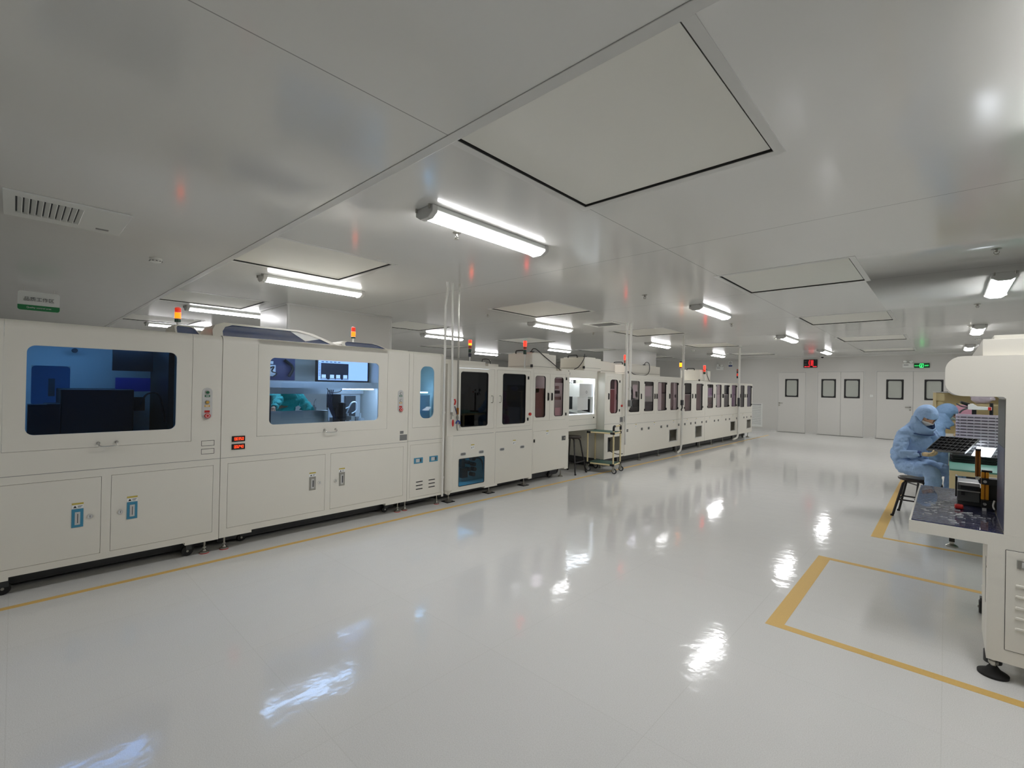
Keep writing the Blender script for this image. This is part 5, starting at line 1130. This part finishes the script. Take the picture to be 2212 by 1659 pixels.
        md = mo.modifiers.new('cloth', 'SOLIDIFY'); md.thickness = .004
    # gloves and shoes
    for wr, el, sd in ((handR, elbowR, 1), (handL, elbowL, -1)):
        d = (Vector(wr)-Vector(el)).normalized(); b = B(); hand(b, Vector(wr)-d*.012, d+Vector((.1, 0, 0)), (0, -.5*sd, -.85) if not bare else (0, 0, 1), sd, .55); b.move(T).build('glove' if not bare else 'hand', 'glove' if not bare else 'skin', t, smooth=80)
        b = B().cyl(Vector(wr)-d*.035, Vector(wr)-d*.010, .038, .034, n=18); b.move(T).build('cuff', 'trim' if not bare else suit, t)
    for y in (-.12, .12):
        b = B().ball((.40, y, .045), (.13, .048, .045), 18, 10, lambda p: Vector((p.x, p.y, max(p.z, -.0447)))).cyl((.34, y, .05), (.34, y, .14), .052, .056, n=18); b.move(T).build('shoe', 'mask', t, smooth=70)
    return t
ang = math.atan2(-.64, .77)
person('seated person in pale blue coverall, hood and white mask holding a black tray', (-.325, 7.34, 0), ang, 'suit', (.155, -.30, .765), (.335, -.19, .785), (.12, .33, .80), (.305, .235, .885), 34, 'suit', lean=.03, seat=.51, headyaw=-10)
stool((-.255, 7.365, 0), 'black stool under the seated person holding the tray', R(-6), .465, .185)
# tray in the worker's hands
t = thing('black_tray', 'thin black compartment tray held tilted in the seated person\'s hands', 'tray', (.06, 7.05, .9))
p00, p10, p01 = Vector((-.150, 6.985, .838)), Vector((.150, 6.885, .838)), Vector((-.035, 7.255, .972))
u = (p10-p00); vv = (p01-p00); w = u.cross(vv).normalized()
def hx(b, a0, a1, c0, c1, t0, t1):
    b.prism([p00+u*a0+vv*c0+w*t0, p00+u*a1+vv*c0+w*t0, p00+u*a1+vv*c1+w*t0, p00+u*a0+vv*c1+w*t0], w*(t1-t0))
b = B(); hx(b, 0, 1, 0, 1, -.004, 0)
for k in range(9): hx(b, k/8*.98, k/8*.98+.02, 0, 1, 0, .012)
for k in range(6): hx(b, 0, 1, k/5*.98, k/5*.98+.02, 0, .012)
b.build('compartment_grid', 'traydark', t)
b = B(); hx(b, -.01, 0, -.01, 1.01, -.006, .013); hx(b, 1, 1.01, -.01, 1.01, -.006, .013); hx(b, 0, 1, -.01, 0, -.006, .013); hx(b, 0, 1, 1, 1.01, -.006, .013); b.build('rim', 'grey', t)
person('second seated person in darker blue hood, half hidden behind the first', (-.22, 8.72, 0), R(8), 'suit2', (.14, -.33, .78), (.38, -.18, .84), (.14, .33, .78), (.38, .18, .84), 30, 'suit2', lean=.05, seat=.51)
stool((-.22, 8.72, 0), 'black stool under the second seated person', R(30), .465, .185)
person('person in a pink hood bending towards the bench behind the clear trays', (.52, 9.52, 0), R(188), 'pink', (.14, -.33, .78), (.33, -.16, .82), (.14, .33, .78), (.33, .16, .82), 48, 'pink', lean=.15, seat=.49, trimmed=False)
stool((.52, 9.52, 0), 'black stool under the person in the pink hood', R(20), .445, .16)
person('person in teal gown seen through the lit blue window, arm hanging down', (-6.28, 2.36, 0), R(0), 'tealsuit', (.27, -.12, 1.25), (.42, -.24, 1.15), (.10, .36, 1.06), (.22, .33, .86), 20, 'tealsuit', lean=.02, seat=.78, bare=True, trimmed=False)
stool((-6.28, 2.36, 0), 'black stool behind the lit blue window machine', R(20), .735, .16)
# ---------------------------------------------------------------- world, colour management
w_ = bpy.data.worlds.new('world'); bpy.context.scene.world = w_; w_.use_nodes = True
w_.node_tree.nodes['Background'].inputs[0].default_value = (.5, .5, .5, 1); w_.node_tree.nodes['Background'].inputs[1].default_value = 0.0
sc = bpy.context.scene
sc.view_settings.view_transform = 'Standard'; sc.view_settings.look = 'None'; sc.view_settings.gamma = 1; sc.view_settings.exposure = 1.1; sc.view_settings.use_curve_mapping = False
cy = sc.cycles
cy.max_bounces = 10; cy.diffuse_bounces = 5; cy.glossy_bounces = 5; cy.transparent_max_bounces = 24; cy.transmission_bounces = 6
cy.caustics_reflective = False; cy.caustics_refractive = False; cy.sample_clamp_indirect = 6; cy.use_denoising = True
cy.use_light_tree = True
